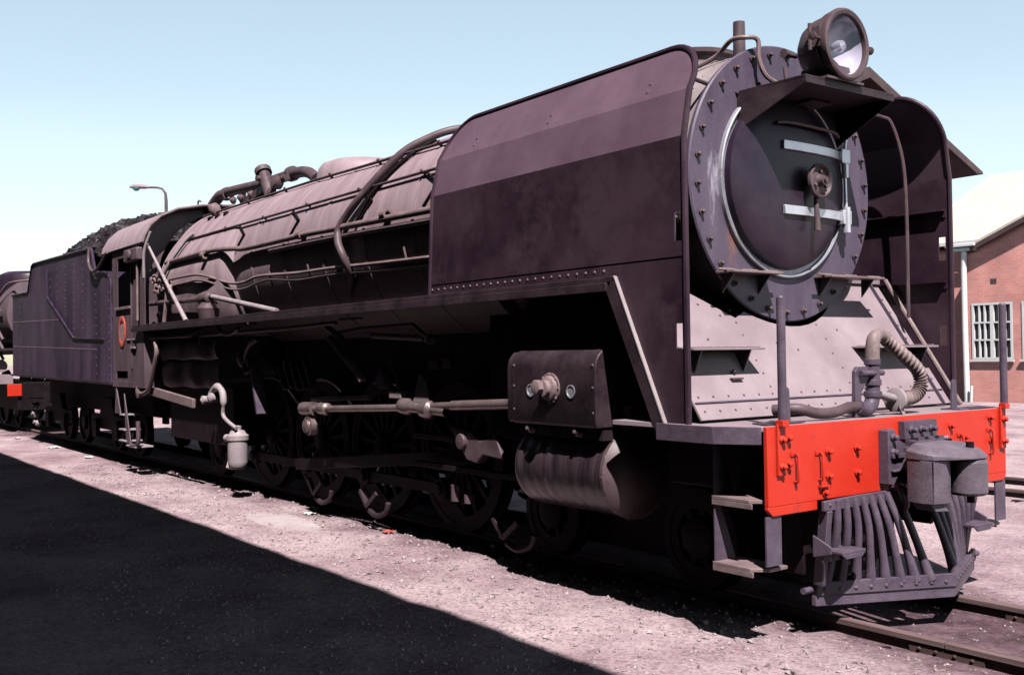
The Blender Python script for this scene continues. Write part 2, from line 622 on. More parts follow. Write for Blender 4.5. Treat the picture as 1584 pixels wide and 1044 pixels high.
def spline(pts, n=6):
    P = [Vector(p) for p in pts]
    out = []
    for i in range(len(P) - 1):
        a, b, c, d = P[max(i - 1, 0)], P[i], P[i + 1], P[min(i + 2, len(P) - 1)]
        for k in range(n):
            t = k / n
            out.append(.5 * ((2 * b) + (c - a) * t + (2 * a - 5 * b + 4 * c - d) * t * t + (3 * b - a - 3 * c + d) * t ** 3))
    out.append(P[-1])
    return out


def arc2(cx, cy, r, a0, a1, n=8):
    return [(cx + r * cos(radians(a0 + (a1 - a0) * k / n)), cy + r * sin(radians(a0 + (a1 - a0) * k / n))) for k in range(n + 1)]


GZ = -0.10      # ground level, rail head is z = 0
ZC = 3.0        # boiler axis


# ------------------------------------------------------------------ ground and tracks
def gh(x, y):
    h = GZ + .010 * noise.noise((x * .45, y * .9, 1.3)) + .008 * noise.noise((x * 1.7, y * 2.1, 4.1))
    if -6 < y < -.62 and -40 < x < 8:
        h += .012 * noise.noise((x * 5, y * 5, 2.2)) + .030 * max(0, noise.noise((x * .9, y * 2.2, 7.7)))
    for yc in (0, 6.75):
        if abs(y - yc) < .50:
            h = max(min(h, -.075), -.10)
        elif abs(y - yc) < .74:
            k = max(0, min(1, (-.3 - x) / 1.2))      # ground raised to hide the rail that is lost in shade, clear ahead
            h = min(h + .03 * k, -.085 + .043 * k + .03 * k * noise.noise((x * 1.1, 3.3, yc)))
    return h


def axis_pts(segs):
    out = []
    for a, b, st in segs:
        n = max(1, round((b - a) / st))
        out += [a + (b - a) * i / n for i in range(n)]
    out.append(segs[-1][1])
    return out


xs = axis_pts([(-420, -120, 60), (-120, -40, 8), (-40, -16, .35), (-16, 6, .11), (6, 14, .6), (14, 80, 11), (80, 420, 68)])
ys = axis_pts([(-420, -60, 60), (-60, -12, 6), (-12, -3.6, .35), (-3.6, 1.2, .08), (1.2, 9, .3), (9, 60, 3), (60, 600, 60)])
g = MB()
vs = [(x, y, gh(x, y) if (-60 < x < 16 and -12 < y < 14) else GZ) for y in ys for x in xs]
nx = len(xs)
g.add(vs, [[j * nx + i, j * nx + i + 1, (j + 1) * nx + i + 1, (j + 1) * nx + i] for j in range(len(ys) - 1) for i in range(nx - 1)], True)
tag(g.build("ground", M['ground']), kind='structure')


def rail_profile(y, z=0.0):
    p = [(-.055, -.13), (.055, -.13), (.055, -.118), (.012, -.105), (.010, -.045), (.034, -.036), (.034, -.006), (.026, 0),
         (-.026, 0), (-.034, -.006), (-.034, -.036), (-.010, -.045), (-.012, -.105), (-.055, -.118)]
    return [(y + a, z + b) for a, b in p]


def track(yc, x0, x1, joints):
    t = bpy.data.objects.new("railway_track", None)
    COL.objects.link(t)
    t['kind'] = 'structure'
    for sgn in (-1, 1):
        yr = yc + sgn * .5685
        cuts = [x0] + sorted(joints) + [x1]
        mb = MB()
        for a, b in zip(cuts[:-1], cuts[1:]):
            mb.prism([(a + .004, p, q) for p, q in rail_profile(yr)], (b - a - .008, 0, 0))
        mb.build("rail", M['railtop'], t)
        fb = MB()
        for j in joints:
            for e in (-1, 1):
                fb.box(j - .24, j + .24, yr + e * .0135, yr + e * .024, -.10, -.05)
                for q in (-.17, -.06, .06, .17):
                    fb.bolt((j + q, yr + e * .024, -.072), (0, e, 0), .011, .014)
        if joints:
            fb.build("fishplate", M['rail'], t)
    sl = MB()
    x = x0 + .3
    while x < x1:
        sl.box(x - .12, x + .12, yc - 1.0, yc + 1.0, -.30, -.105)
        x += .68
    sl.build("sleeper", M['soot'], t)
    return t


track(0, -70, 16, [.66, -11.5, -24])
track(6.75, -70, 40, [])

# pale spill of ash on the ground beside the near rail
mb = MB()
NR, NA = 7, 28
vs = [(-6.85, -1.52, gh(-6.85, -1.52) + .012)]
for i in range(1, NR + 1):
    for k in range(NA):
        a = 2 * pi * k / NA
        rr = i / NR * (1 + .35 * noise.noise((cos(a) * 1.5, sin(a) * 1.5, 5)))
        x, y = -6.85 + 1.0 * rr * cos(a), -1.52 + .27 * rr * sin(a)
        vs.append((x, y, gh(x, y) + .014 * (1 - (i / NR) ** 2) - (.01 if i == NR else 0)))
fs = [[0, 1 + k, 1 + (k + 1) % NA] for k in range(NA)]
for i in range(NR - 1):
    fs += [[1 + i * NA + k, 1 + i * NA + (k + 1) % NA, 1 + (i + 1) * NA + (k + 1) % NA, 1 + (i + 1) * NA + k] for k in range(NA)]
mb.add(vs, fs, True)
tag(mb.build("ash_patch", M['concrete']), kind='structure')

# loose stones lying on the gravel near the camera side of the engine
st = MB()
for i in range(15000):
    x = R.uniform(-13, 3.2)
    y = -4.4 + 3.8 * R.random() if R.random() < .85 else R.uniform(-.5, 2.5)
    if x < -.3 and y > -.45: continue
    if abs(abs(y) - .5685) < .07: continue
    st.rock((x, y, gh(x, y) + .002), R.choice((.006, .008, .010, .013)) * R.uniform(.7, 1.3), R)
for i in range(700):
    x, y = R.uniform(-15, 2.5), R.uniform(-2.2, -.7)
    st.rock((x, y, gh(x, y) + .005), R.uniform(.014, .030), R)
tag(st.build("gravel_stones", M['stone']), "loose pale gravel stones scattered over the yard beside the near rail", "gravel", kind='stuff')

# ------------------------------------------------------------------ the locomotive
LOCO = thing("steam_locomotive", "large black steam locomotive with tall smoke deflectors and red buffer beam", "locomotive", (-6.0, 0, 0))


def part(mb, name, m, bevel=0.0, parent=None, m2=None):
    return mb.build(name, M[m], parent or LOCO, bevel, m2=M[m2] if m2 else None)


# --- boiler barrel and firebox
RB = 1.115
mb = MB()
prof = [(-3.55, 1.02), (-3.56, RB)]
for xb in (-4.55, -5.55, -6.55, -7.6, -8.6):
    prof += [(xb + .03, RB), (xb + .03, RB + .005), (xb - .03, RB + .005), (xb - .03, RB)]
prof += [(-9.3, RB)]
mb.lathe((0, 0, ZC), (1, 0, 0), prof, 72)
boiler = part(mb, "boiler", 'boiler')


def fire_section(x, wide, bot):
    """upper circle running into flat sides"""
    pts = []
    for k in range(41):
        a = radians(-90 + 0) if False else 0
        th = radians(180 * k / 40)            # 0 = +y side
        y, z = RB * cos(th), RB * sin(th)
        f = max(0, 1 - max(0, sin(th)) / .55)
        y = math.copysign(abs(y) + wide * f, y) if abs(y) > 1e-6 else y
        pts.append((x, y, ZC + z))
    pts = [(x, RB + wide, bot)] + pts + [(x, -RB - wide, bot)]
    return pts


mb = MB()
secs = [fire_section(-9.22, .0, 2.2), fire_section(-9.36, .10, 2.2), fire_section(-9.45, .135, 2.2), fire_section(-10.6, .15, 2.1), fire_section(-11.9, .15, 2.1)]
n = len(secs[0])
mb.add([p for s_ in secs for p in s_], [[i * n + k, i * n + k + 1, (i + 1) * n + k + 1, (i + 1) * n + k] for i in range(len(secs) - 1) for k in range(n - 1)], True)
mb.add(secs[0] , [list(range(n))])
mb.add(secs[-1], [list(range(n))])
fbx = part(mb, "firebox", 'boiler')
mb = MB()
for th in (52, 47, 42):
    for x in (-11.0, -10.75, -10.45):
        pass
for x in (-11.15, -10.85, -10.5):
    a = radians(50)
    nrm = Vector((0, -cos(a), sin(a)))
    mb = MB().lathe(Vector((x, 0, ZC)) + nrm * (RB - .01), nrm, [(0, .05), (.03, .05), (.03, .03), (.05, .03), (.05, 0)], 10)
    part(mb, "washout_plug", 'soot')
# lower firebox lagging below the running board: two crumpled sheets
mb = MB()
def crump(x0, x1, zt, zb, y, seed):
    nxx, nz = 26, 12
    vs = []
    for j in range(nz + 1):
        for i in range(nxx + 1):
            x = x0 + (x1 - x0) * i / nxx
            t = j / nz
            z = zt + (zb - zt) * t + t * .018 * abs(sin(i * .30 + seed)) + .02 * noise.noise((x * 2, seed, 1))
            yy = y - .05 * sin(pi * t) ** .8 + .035 * noise.noise((x * 3 + seed, z * 3, 3)) + .012 * sin(i * .61 + seed)
            vs.append((x, yy, z))
    k = nxx + 1
    mb.add(vs, [[j * k + i, j * k + i + 1, (j + 1) * k + i + 1, (j + 1) * k + i] for j in range(nz) for i in range(nxx)], True)
crump(-11.75, -9.35, 2.02, 1.72, -1.28, 0)
crump(-11.75, -9.35, 1.70, 1.32, -1.24, 2)
part(mb, "firebox_lagging", 'sheet')
mb = MB().bar((-12.3, -1.42, 1.30), (-10.1, -1.36, 1.12), .05, .13)
part(mb, "ashpan_beam", 'pipe', .008)

# --- smokebox
mb = MB()
mb.lathe((0, 0, ZC), (1, 0, 0), [(-3.56, 1.02), (-.97, 1.02), (-.97, .2)], 72)
for row in (-1.12, -1.36):
    for k in range(44):
        a = 2 * pi * k / 44
        nr = Vector((0, cos(a), sin(a)))
        mb.rivet(Vector((row, 0, ZC)) + nr * 1.02, nr, .013)
part(mb, "smokebox", 'barrel')
mb = MB()
XF = -.915
mb.lathe((0, -.01, ZC), (1, 0, 0), [(XF - .05, .3), (XF - .05, 1.03), (XF - .012, 1.04), (XF, 1.03), (XF, .55)], 96)
face = part(mb, "smokebox_front", 'face')
for k in range(30):
    a = 2 * pi * (k + .35) / 30
    mb = MB().lathe((XF, -.01 + .968 * cos(a), ZC + .968 * sin(a)), (1, 0, 0), [(0, .024), (.012, .024), (.014, .016), (.034, .015), (.040, .008), (.040, 0)], 8)
    mb.build("bolt", M['darkpipe'], face)
for y, z in ((-.55, 3.62), (-.30, 3.72)):
    MB().bolt((XF, y, z), (1, 0, 0), .014, .02).build("bolt", M['darkpipe'], face)

DY = -.045
mb = MB().lathe((0, DY, ZC), (1, 0, 0), [(XF - .004, .716), (XF + .028, .712), (XF + .034, .704), (XF + .030, .693), (XF + .004, .686), (XF + .003, .6)], 96)
part(mb, "door_ring", 'ring')
mb = MB()
mb.lathe((0, DY, ZC), (1, 0, 0), [(XF + .002, .652), (XF + .050, .640), (XF + .072, .600), (XF + .094, .50), (XF + .112, .34), (XF + .12, .17), (XF + .122, 0)], 96)
door = part(mb, "smokebox_door", 'door')


def dish(y, z):
    rr = sqrt((y - DY) ** 2 + (z - ZC) ** 2)
    t = [(0, .122), (.17, .12), (.34, .112), (.50, .094), (.60, .072), (.64, .05), (.9, .03)]
    for (a, p), (b, q) in zip(t[:-1], t[1:]):
        if a <= rr <= b:
            return XF + p + (q - p) * (rr - a) / (b - a)
    return XF + .03


for zs in (3.265, 2.785):
    mb = MB()
    y = -.19
    P = []
    while y <= .56:
        P.append((y, dish(y, zs)))
        y += .05
    for (ya, xa), (yb, xb) in zip(P[:-1], P[1:]):
        mb.add([(xa + o, ya, zs + q) for o in (-.02, .022) for q in (-.034, .034)] + [(xb + o, yb, zs + q) for o in (-.02, .022) for q in (-.034, .034)],
               [[0, 1, 5, 4], [2, 6, 7, 3], [1, 3, 7, 5], [0, 4, 6, 2]] + ([[0, 2, 3, 1]] if ya < -.18 else []), False)
    mb.box(P[-1][1] - .03, P[-1][1] + .05, .555, .66, zs - .06, zs + .05)
    mb.build("hinge_strap", M['white'], door, .004)
mb = MB().tube([(XF + .085, .625, 3.40), (XF + .085, .60, 3.28), (XF + .085, .612, 2.68)], .014)
mb.cyl((XF + .085, .608, 3.20), (XF + .085, .608, 3.09), .028, 12)
mb.cyl((XF + .085, .612, 2.86), (XF + .085, .612, 2.66), .032, 12)
mb.build("hinge_pin", M['white'], door)
mb = MB()
o = (XF + .20, .13, 3.01)
mb.lathe(o, (1, 0, 0), [(-.012, .105), (-.022, .12), (-.005, .132), (.018, .130), (.024, .116), (.008, .106), (-.002, .10)], 40)
mb.lathe(o, (1, 0, 0), [(-.004, .108), (.004, .095), (.008, .05), (.03, .038), (.05, .034), (.055, 0)], 32)
mb.cyl((XF + .10, o[1], o[2]), (XF + .27, o[1], o[2]), .020, 14)
for a in (90, 210, 330):
    mb.bolt((o[0] + .004, o[1] + .07 * cos(radians(a)), o[2] + .07 * sin(radians(a))), (1, 0, 0), .015, .02)
mb.build("handwheel", M['darkpipe'], door)
mb = MB().tube([(XF + .17, .13, 2.99), (XF + .175, .12, 2.86), (XF + .18, .125, 2.64)], [.02, .018, .024], 10)
mb.build("dart_handle", M['darkpipe'], door)
mb = MB().tube(spline([(XF + .12, -.25, 3.42), (XF + .14, -.1, 3.43), (XF + .13, .38, 3.42), (XF + .09, .52, 3.40)], 4), .013)
mb.build("door_rail", M['darkpipe'], door)
mb = MB().box(XF + .03, XF + .20, .05, .30, 3.60, 3.612)
part(mb, "lamp_iron", 'pipe')

# ledges (small treads) on the lower smokebox front
for a, b in ((-.80, -.27), (.30, .98)):
    mb = MB().box(XF, XF + .17, a, b, 2.300, 2.318)
    mb.prism([(XF + .002, a + .06, 2.30), (XF + .12, a + .06, 2.30), (XF + .002, a + .06, 2.16)], (0, .012, 0))
    mb.prism([(XF + .002, b - .08, 2.30), (XF + .12, b - .08, 2.30), (XF + .002, b - .08, 2.16)], (0, .012, 0))
    for q in (a + .02, (a + b) / 2, b - .03):
        mb.tube([(XF + .10, q - .1, 2.322), (XF + .10, q + .06, 2.322)], .011, 6)
    part(mb, "smokebox_step", 'pipe', .003)

# lamp bracket: shelf with two gussets
mb = MB()
mb.prism([(XF, -.545, 3.615), (-.385, -.44, 3.64), (-.385, .60, 3.64), (XF, .62, 3.615)], (0, 0, .016))
mb.prism([(-.385, -.44, 3.64), (-.397, -.44, 3.64), (-.397, -.44, 3.60), (-.385, -.44, 3.60)], (0, 1.04, 0))
for y0, y1 in ((-.545, -.44), (.612, .592)):
    mb.prism([(XF, y0, 3.34), (XF, y0, 3.62), (-.40, y1, 3.64), (-.40, y1, 3.60)], (0, .010, 0))
part(mb, "lamp_bracket", 'black', .002)

# headlamp
LX, LY, LZ = -.355, -.025, 3.918
HL = MB()
HL.lathe((LX, LY, LZ), (1, 0, 0), [(-.36, .0), (-.355, .06), (-.32, .13), (-.26, .19), (-.19, .222), (-.12, .232), (-.075, .233), (-.075, .246), (-.055, .250), (-.055, .240), (-.03, .240)], 48)
HL.prism([(LX - .34, LY - .11, 3.655), (LX - .02, LY - .11, 3.655), (LX - .05, LY - .11, 3.78), (LX - .30, LY - .11, 3.78)], (0, .22, 0))
HL.box(LX - .36, LX + .0, LY - .21, LY + .21, 3.655, 3.672)
lamp = part(HL, "headlamp", 'lampbody')
mb = MB().lathe((LX, LY, LZ), (1, 0, 0), [(-.04, .238), (-.03, .254), (.0, .260), (.018, .255), (.026, .240), (.018, .216), (-.01, .212)], 48)
mb.build("lamp_rim", M['darkpipe'], lamp)
mb = MB().lathe((LX, LY, LZ), (1, 0, 0), [(-.012, .214), (-.04, .205), (-.085, .178), (-.12, .135), (-.145, .08), (-.152, .03), (-.152, 0)], 48)
mb.build("reflector", M['chrome'], lamp)
mb = MB().lathe((LX - .155, LY, LZ), (1, 0, 0), [(0, .02), (.05, .02), (.06, .035), (.10, .045), (.135, .035), (.15, 0)], 20)
mb.build("bulb", M['white'], lamp)
mb = MB().lathe((LX, LY, LZ), (1, 0, 0), [(.0, .216), (.008, .195), (.016, .12), (.020, 0)], 40)
mb.build("lens", M['glass'], lamp)
for sgn in (-1, 1):
    mb = MB().cyl((LX - .03, LY + sgn * .24, LZ + .01), (LX - .03, LY + sgn * .335, LZ + .015), .011, 8)
    mb.lathe((LX - .03, LY + sgn * .32, LZ + .015), (0, sgn, 0), [(0, .012), (.005, .03), (.022, .03), (.028, 0)], 12)
    mb.build("wing_nut", M['darkpipe'], lamp)
mb = MB()
mb.box(LX - .12, LX - .03, LY - .256, LY - .225, LZ - .04, LZ + .10)
mb.cyl((LX - .10, LY - .27, LZ - .06), (LX - .10, LY - .27, LZ + .13), .014, 8)
mb.build("lamp_hinge", M['darkpipe'], lamp)
mb = MB()
mb.cyl((LX - .30, LY - .17, LZ - .04), (LX - .30, LY - .30, LZ - .04), .018, 10)
mb.cyl((LX - .30, LY - .30, LZ - .14), (LX - .28, LY - .30, LZ - .30), .014, 8)
mb.lathe((LX - .30, LY - .28, LZ - .04), (0, -1, 0), [(0, .02), (.0, .034), (.03, .034), (.03, 0)], 12)
mb.build("cable_gland", M['darkpipe'], lamp)

# conduit looping over the smokebox edge to the bracket, and a short vent pipe
mb = MB().tube(spline([(-1.75, -.78, 3.70), (-1.38, -.60, 3.86), (-1.16, -.50, 3.945), (-1.0, -.50, 4.03), (-.90, -.46, 4.035), (-.855, -.375, 4.02), (-.85, -.37, 3.88),
                       (-.83, -.32, 3.76), (-.80, -.20, 3.70), (-.79, -.12, 3.65)], 6), .018)
part(mb, "lamp_conduit", 'pipe')
mb = MB().lathe((-1.06, -.34, 3.9), (0, 0, 1), [(0, .048), (.31, .044), (.315, .03), (.25, .028)], 16)
part(mb, "vent_pipe", 'darkpipe')

# chimney: low and wide
mb = MB().lathe((-1.85, 0, -.02), (0, 0, 1), [(3.90, .48), (3.99, .40), (4.04, .36), (4.09, .345), (4.125, .35), (4.15, .385), (4.18, .39), (4.19, .37), (4.18, .31), (4.0, .28), (3.85, .26)], 48)
part(mb, "chimney", 'darkpipe')

# dome and the casings on top of the boiler
mb = MB().lathe((-7.6, 0, 0), (0, 0, 1), [(3.75, .64), (4.02, .60), (4.12, .575), (4.18, .53), (4.215, .44), (4.23, .28), (4.235, 0)], 56)
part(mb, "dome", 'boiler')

# steam pipe running over the firebox to the turret
mb = MB()
SP = spline([(-12.6, -.36, 3.97), (-12.3, -.36, 4.06), (-11.85, -.36, 4.26), (-11.4, -.36, 4.32), (-10.0, -.35, 4.26), (-8.9, -.35, 4.25), (-8.5, -.35, 4.20), (-8.25, -.35, 4.08)], 5)
mb.tube(SP, [.075 if p.x > -11.6 else .085 for p in SP], 12)
for q in (-11.4, -9.9, -9.0):
    mb.lathe((q, -.355, 4.30 if q < -11 else 4.255), (1, 0, 0), [(-.05, .07), (-.05, .105), (.05, .105), (.05, .07)], 14)
part(mb, "steam_pipe", 'darkpipe')
mb = MB()
mb.cyl((-9.72, -.46, 4.36), (-9.42, -.48, 3.98), .085, 14)
mb.lathe((-9.73, -.46, 4.375), (-.6, 0, .8), [(-.03, .11), (-.03, .12), (.05, .12), (.06, .05), (.10, .05), (.10, 0)], 12)
mb.cyl((-9.66, -.60, 4.27), (-9.66, -.33, 4.27), .04, 10)
mb.tube(spline([(-9.36, -.52, 4.0), (-9.20, -.52, 4.10), (-9.05, -.50, 4.17), (-8.9, -.48, 4.18)], 4), [.045] * 13, 10)
mb.lathe((-9.08, -.55, 4.13), (0, -1, .3), [(-.08, .07), (0, .10), (.05, .09), (.07, 0)], 12)
mb.lathe((-9.28, -.55, 4.03), (0, -1, .3), [(-.06, .05), (0, .065), (.03, .06), (.05, 0)], 10)
part(mb, "safety_valve", 'darkpipe')
mb = MB()
for q in (-10.9, -10.6, -10.2):
    mb.cyl((q, -.30, 4.02), (q, -.30, 4.27), .05, 10)
    mb.lathe((q, -.42, 4.12), (0, -1, .2), [(0, .05), (.04, .06), (.08, .03), (.1, 0)], 10)
mb.bar((-10.5, -.40, 4.06), (-9.6, -.44, 4.16), .10, .10)
part(mb, "steam_turret", 'darkpipe')


# --- pipes and rails along the boiler (points on a circle round the boiler axis)
def bp(x, ang, off):
    a = radians(ang)
    return Vector((x, -(RB + off) * cos(a), ZC + (RB + off) * sin(a)))


def bpf(x, ang, off):
    p = bp(x, ang, off)
    if x < -9.3 and ang < 40:
        f = max(0, 1 - max(0, sin(radians(ang))) / .55)
        p.y -= .145 * f * min(1, (-9.3 - x) / .2)
    return p


mb = MB()
mb.tube([bp(-11.7, 57, .035), bp(-9.5, 57, .035), bp(-7.7, 56, .035), bp(-5.85, 51, .035), bp(-3.4, 47, .035)], .017)
for q, a in ((-11.2, 57), (-9.9, 57), (-8.6, 56.5), (-7.2, 54.5), (-5.9, 51), (-4.6, 49)):
    mb.cyl(bp(q, a, -.02), bp(q, a, .07), .018, 8)
part(mb, "handrail", 'darkpipe')
mb = MB()
mb.tube([bp(-11.5, 28, .035), bp(-3.4, 28, .035)], .016)
for q in (-11.0, -9.7, -8.4, -7.1, -5.8, -4.5):
    mb.cyl(bp(q, 28, -.02), bp(q, 28, .07), .018, 8)
part(mb, "handrail", 'darkpipe')
for q, q2 in ((-9.25, -8.75), (-7.55, -7.0), (-5.75, -5.3), (-4.45, -4.1)):
    mb = MB().tube([bp(q, 28, .03), bp(q + .22, 22, .02), bp(q + .30, 20, .02), bp(q + .1, 9, .015)], .014, 6)
    part(mb, "pipe_clip", 'soot')
# big pipe C with dark return pipe below
mb = MB()
C = spline([bpf(-11.6, 10, .05), bpf(-10.2, 11, .05), bpf(-9.6, 11, .05), bp(-9.0, 9, .10), bp(-8.6, 8, .06), bp(-6.9, 8, .06), bp(-5.85, 7, .06), bp(-3.4, 5, .06)], 6)
mb.tube(C, .036, 10)
for q in (-9.9, -7.0, -5.0):
    mb.lathe(bpf(q, 8.5, .06), (1, 0, 0), [(-.05, .03), (-.05, .055), (.05, .055), (.05, .03)], 10)
part(mb, "feed_pipe", 'pipe')
mb = MB()
C2 = spline([bp(-7.9, 3, .05), bp(-6.0, 2.5, .05), bp(-3.4, 0, .05)], 6)
mb.tube(C2, .026, 8)
part(mb, "drain_pipe", 'darkpipe')
mb = MB()
mb.tube(spline([bpf(-11.7, -4, .05), bpf(-10.6, -3.5, .05), bpf(-9.9, -5, .05), bp(-9.2, -12, .09), bp(-8.8, -13, .04), bp(-8.3, -11, .04), bp(-7.2, -13, .04), bp(-6.3, -13.5, .04), bp(-5.2, -15, .04), bp(-3.4, -17, .04)], 6), .020)
for q in (-8.0, -6.9, -5.9, -4.7):
    mb.cyl(bp(q, -9, .03), bp(q, -19, .03), .012, 6)
part(mb, "sanding_pipe", 'pipe')
mb = MB()
mb.tube(spline([bpf(-11.7, -9, .05), bpf(-10.6, -8, .05), bpf(-9.9, -8.5, .05), bp(-9.2, -16, .09), bp(-8.8, -17, .04), bp(-8.1, -14, .04), bp(-7.2, -17, .04), bp(-6.3, -17, .04), bp(-5.1, -19, .04), bp(-3.4, -21, .04)], 6), .018)
part(mb, "sanding_pipe", 'pipe')
# heavy pipe crossing over the boiler and dropping to the running board
mb = MB()
mb.tube(spline([bp(-4.9, 92, .06), bp(-5.0, 75, .06), bp(-5.15, 62, .06), bp(-5.33, 48, .06), bp(-5.6, 25, .06), bp(-5.95, 9, .07), bp(-5.95, 0, .10), bp(-5.85, -9, .10), bp(-5.9, -20, .03), bp(-6.15, -30, -.02), bp(-6.3, -37, -.02)], 7), .042, 12)
part(mb, "delivery_pipe", 'darkpipe')
mb = MB()
mb.tube(spline([bp(-4.95, 60, .03), bp(-5.15, 45, .03), bp(-5.45, 25, .03), bp(-5.7, 8, .03)], 6), .022, 8)
part(mb, "drain_pipe", 'soot')
# pipe above the running board by the firebox and light diagonal pipe
mb = MB().tube([(-12.0, -1.36, 2.60), (-9.75, -1.36, 2.56)], .040, 10)
mb.lathe((-9.55, -1.36, 2.56), (1, 0, 0), [(-.22, .05), (-.2, .085), (.0, .10), (.14, .085), (.16, .04)], 14)
mb.lathe((-9.5, -1.36, 2.42), (0, 0, 1), [(-.14, .12), (.0, .15), (.08, .09)], 14)
part(mb, "injector", 'darkpipe')
mb = MB().tube([(-9.35, -1.36, 2.57), (-7.25, -1.36, 2.29)], .034, 10)
part(mb, "injector_pipe", 'canister')
mb = MB().tube(spline([(-11.25, -1.36, 2.92), (-11.2, -1.37, 2.70), (-11.3, -1.38, 2.30)], 5), .032, 10)
part(mb, "injector_pipe", 'pipe')
mb = MB().tube([(-12.02, -1.40, 3.53), (-11.0, -1.44, 2.86), (-10.1, -1.46, 2.27)], [.018, .024, .032], 8)
part(mb, "stay_rod", 'canister')
# white pipe run up the firebox side, and the little cluster of valves
mb = MB().tube(spline([bpf(-11.1, 32, .05), bpf(-11.2, 26, .06), bpf(-11.35, 12, .06), bpf(-11.5, 2, .06), bpf(-11.55, -2, .06)], 4), .030, 8)
part(mb, "gauge_pipe", 'canister')
mb = MB()
for x, y, z in ((-11.55, -1.33, 2.98), (-11.35, -1.36, 2.90), (-11.6, -1.34, 2.82), (-11.75, -1.36, 2.95), (-11.5, -1.38, 2.75), (-11.2, -1.34, 2.80)):
    mb.lathe((x, y, z), (R.uniform(-.4, .4), -1, R.uniform(-.3, .3)), [(-.1, .03), (-.03, .05), (.02, .05), (.05, .02), (.09, .035), (.10, 0)], 10)
mb.tube([(-11.9, -1.36, 2.92), (-11.4, -1.38, 2.78)], .022, 8)
mb.tube([(-11.8, -1.38, 3.02), (-11.3, -1.36, 2.98)], .020, 8)
part(mb, "valve_cluster", 'pipe')
# whistle and cab-side pipe
mb = MB().tube(spline([bp(-11.9, 75, .15), bp(-11.6, 66, .12), bp(-11.2, 58, .07)], 4), .03, 8)
mb.lathe(bp(-11.2, 58, .06), bp(0, 58, 0) - Vector((0, 0, ZC)), [(-.05, .08), (.04, .10), (.10, .07), (.12, 0)], 12)
part(mb, "whistle", 'pipe')

# --- running board, sloping end piece, front platform
for sg in (-1, 1):
    Y = 1.55 * sg
    mb = MB()
    mb.box(-12.35, -1.165, .98 * sg, Y, 2.235, 2.272)              # deck
    mb.box(-12.35, -1.23, Y - .012 * sg, Y + .012 * sg, 2.172, 2.2345)    # edge channel
    part(mb, "running_board", 'black', .004)
    mb = MB()
    Yi = 1.50 * sg
    mb.prism([(-1.162, Yi, 2.272), (-1.245, Yi, 2.180), (-.765, Yi, 1.195), (-.70, Yi, 1.283)], (0, .05 * sg, 0))
    part(mb, "sloping_valance", 'black', .004)
    mb = MB().prism([(-1.162, Yi - .06 * sg, 2.276), (-1.150, Yi - .06 * sg, 2.268), (-.690, Yi - .06 * sg, 1.288), (-.700, Yi - .06 * sg, 1.287)], (0, .115 * sg, 0))
    part(mb, "valance_lip", 'canister')
mb = MB()
top = [(-1.2, -1.545), (-.27, -1.545), (-.03, -1.385), (-.03, 1.385), (-.27, 1.545), (-1.2, 1.545)]
mb.prism([(x, y, 1.255) for x, y in top], (0, 0, .032))
part(mb, "front_platform", 'apron', .003)
for sg in (-1, 1):
    mb = MB()
    q = [(-.76, 1.548 * sg), (-.27, 1.548 * sg), (-.03, 1.388 * sg)]
    for (xa, ya), (xb, yb) in zip(q[:-1], q[1:]):
        mb.prism([(xa, ya, 1.178), (xb, yb, 1.178), (xb, yb, 1.2865), (xa, ya, 1.2865)], (0, .014 * sg, 0))
    part(mb, "platform_edge", 'purple', .003)


# --- sloping apron with the cut-out for the smokebox
def ap(z):
    return -.46 - (z - 1.30) * .665


AO = [(-1.44, 1.31), (1.42, 1.31), (1.42, 2.29), (.86, 2.29)]
AO += [(1.075 * cos(radians(a)), 3.0 + 1.075 * sin(radians(a))) for a in range(-44, -117, -6)]
AO += [(-.60, 1.985), (-1.16, 2.27), (-1.44, 2.29)]
mb = MB().holed(AO, [], lambda y, z: (ap(z), y, z), (-.012, 0, -.008))
nr = Vector((1, 0, .665)).normalized()
mb.cur = 1
for z0 in (1.36, 1.45):
    for k in range(19):
        y = -1.38 + k * .15
        mb.rivet((ap(z0), y + R.uniform(-.01, .01), z0), nr, .011)
for k in range(7):
    mb.rivet((ap(1.5 + k * .11), 1.36, 1.5 + k * .11), nr, .012)
    mb.rivet((ap(1.5 + k * .11), .28 + .02 * (k % 2), 1.5 + k * .11), nr, .010)
    mb.rivet((ap(1.5 + k * .09), -.62, 1.5 + k * .09), nr, .010)
for y, z in ((-.92, 2.08), (-1.03, 2.17), (-1.3, 2.24), (-.75, 2.0), (.7, 2.25), (.95, 2.25), (1.2, 2.25), (-.3, 1.8), (-.1, 1.75), (.5, 1.9), (-1.2, 1.82), (-1.0, 1.83)):
    mb.rivet((ap(z), y, z), nr, .012)
apron = part(mb, "apron_plate", 'apron', m2='darkpipe')
MB().bar((ap(1.31) + .012, 1.30, 1.31), (ap(2.29) + .012, 1.30, 2.29), .012, .03, up=nr).build("edge_strip", M['purple'], apron)
mb = MB().bar((ap(1.42) + .008, -1.43, 1.415), (ap(1.42) + .008, 1.41, 1.415), .010, .012, up=nr)
mb.build("edge_strip", M['purple'], apron)
mb = MB().tube([(ap(1.31) + .06, 1.46, 1.30), (ap(2.3) + .06, 1.46, 2.33)], .02, 8)
part(mb, "apron_handrail", 'pipe')
mb = MB().box(ap(2.29) - .05, ap(2.29) + .03, .55, 1.42, 2.292, 2.335)
part(mb, "apron_ledge", 'apron', .003)
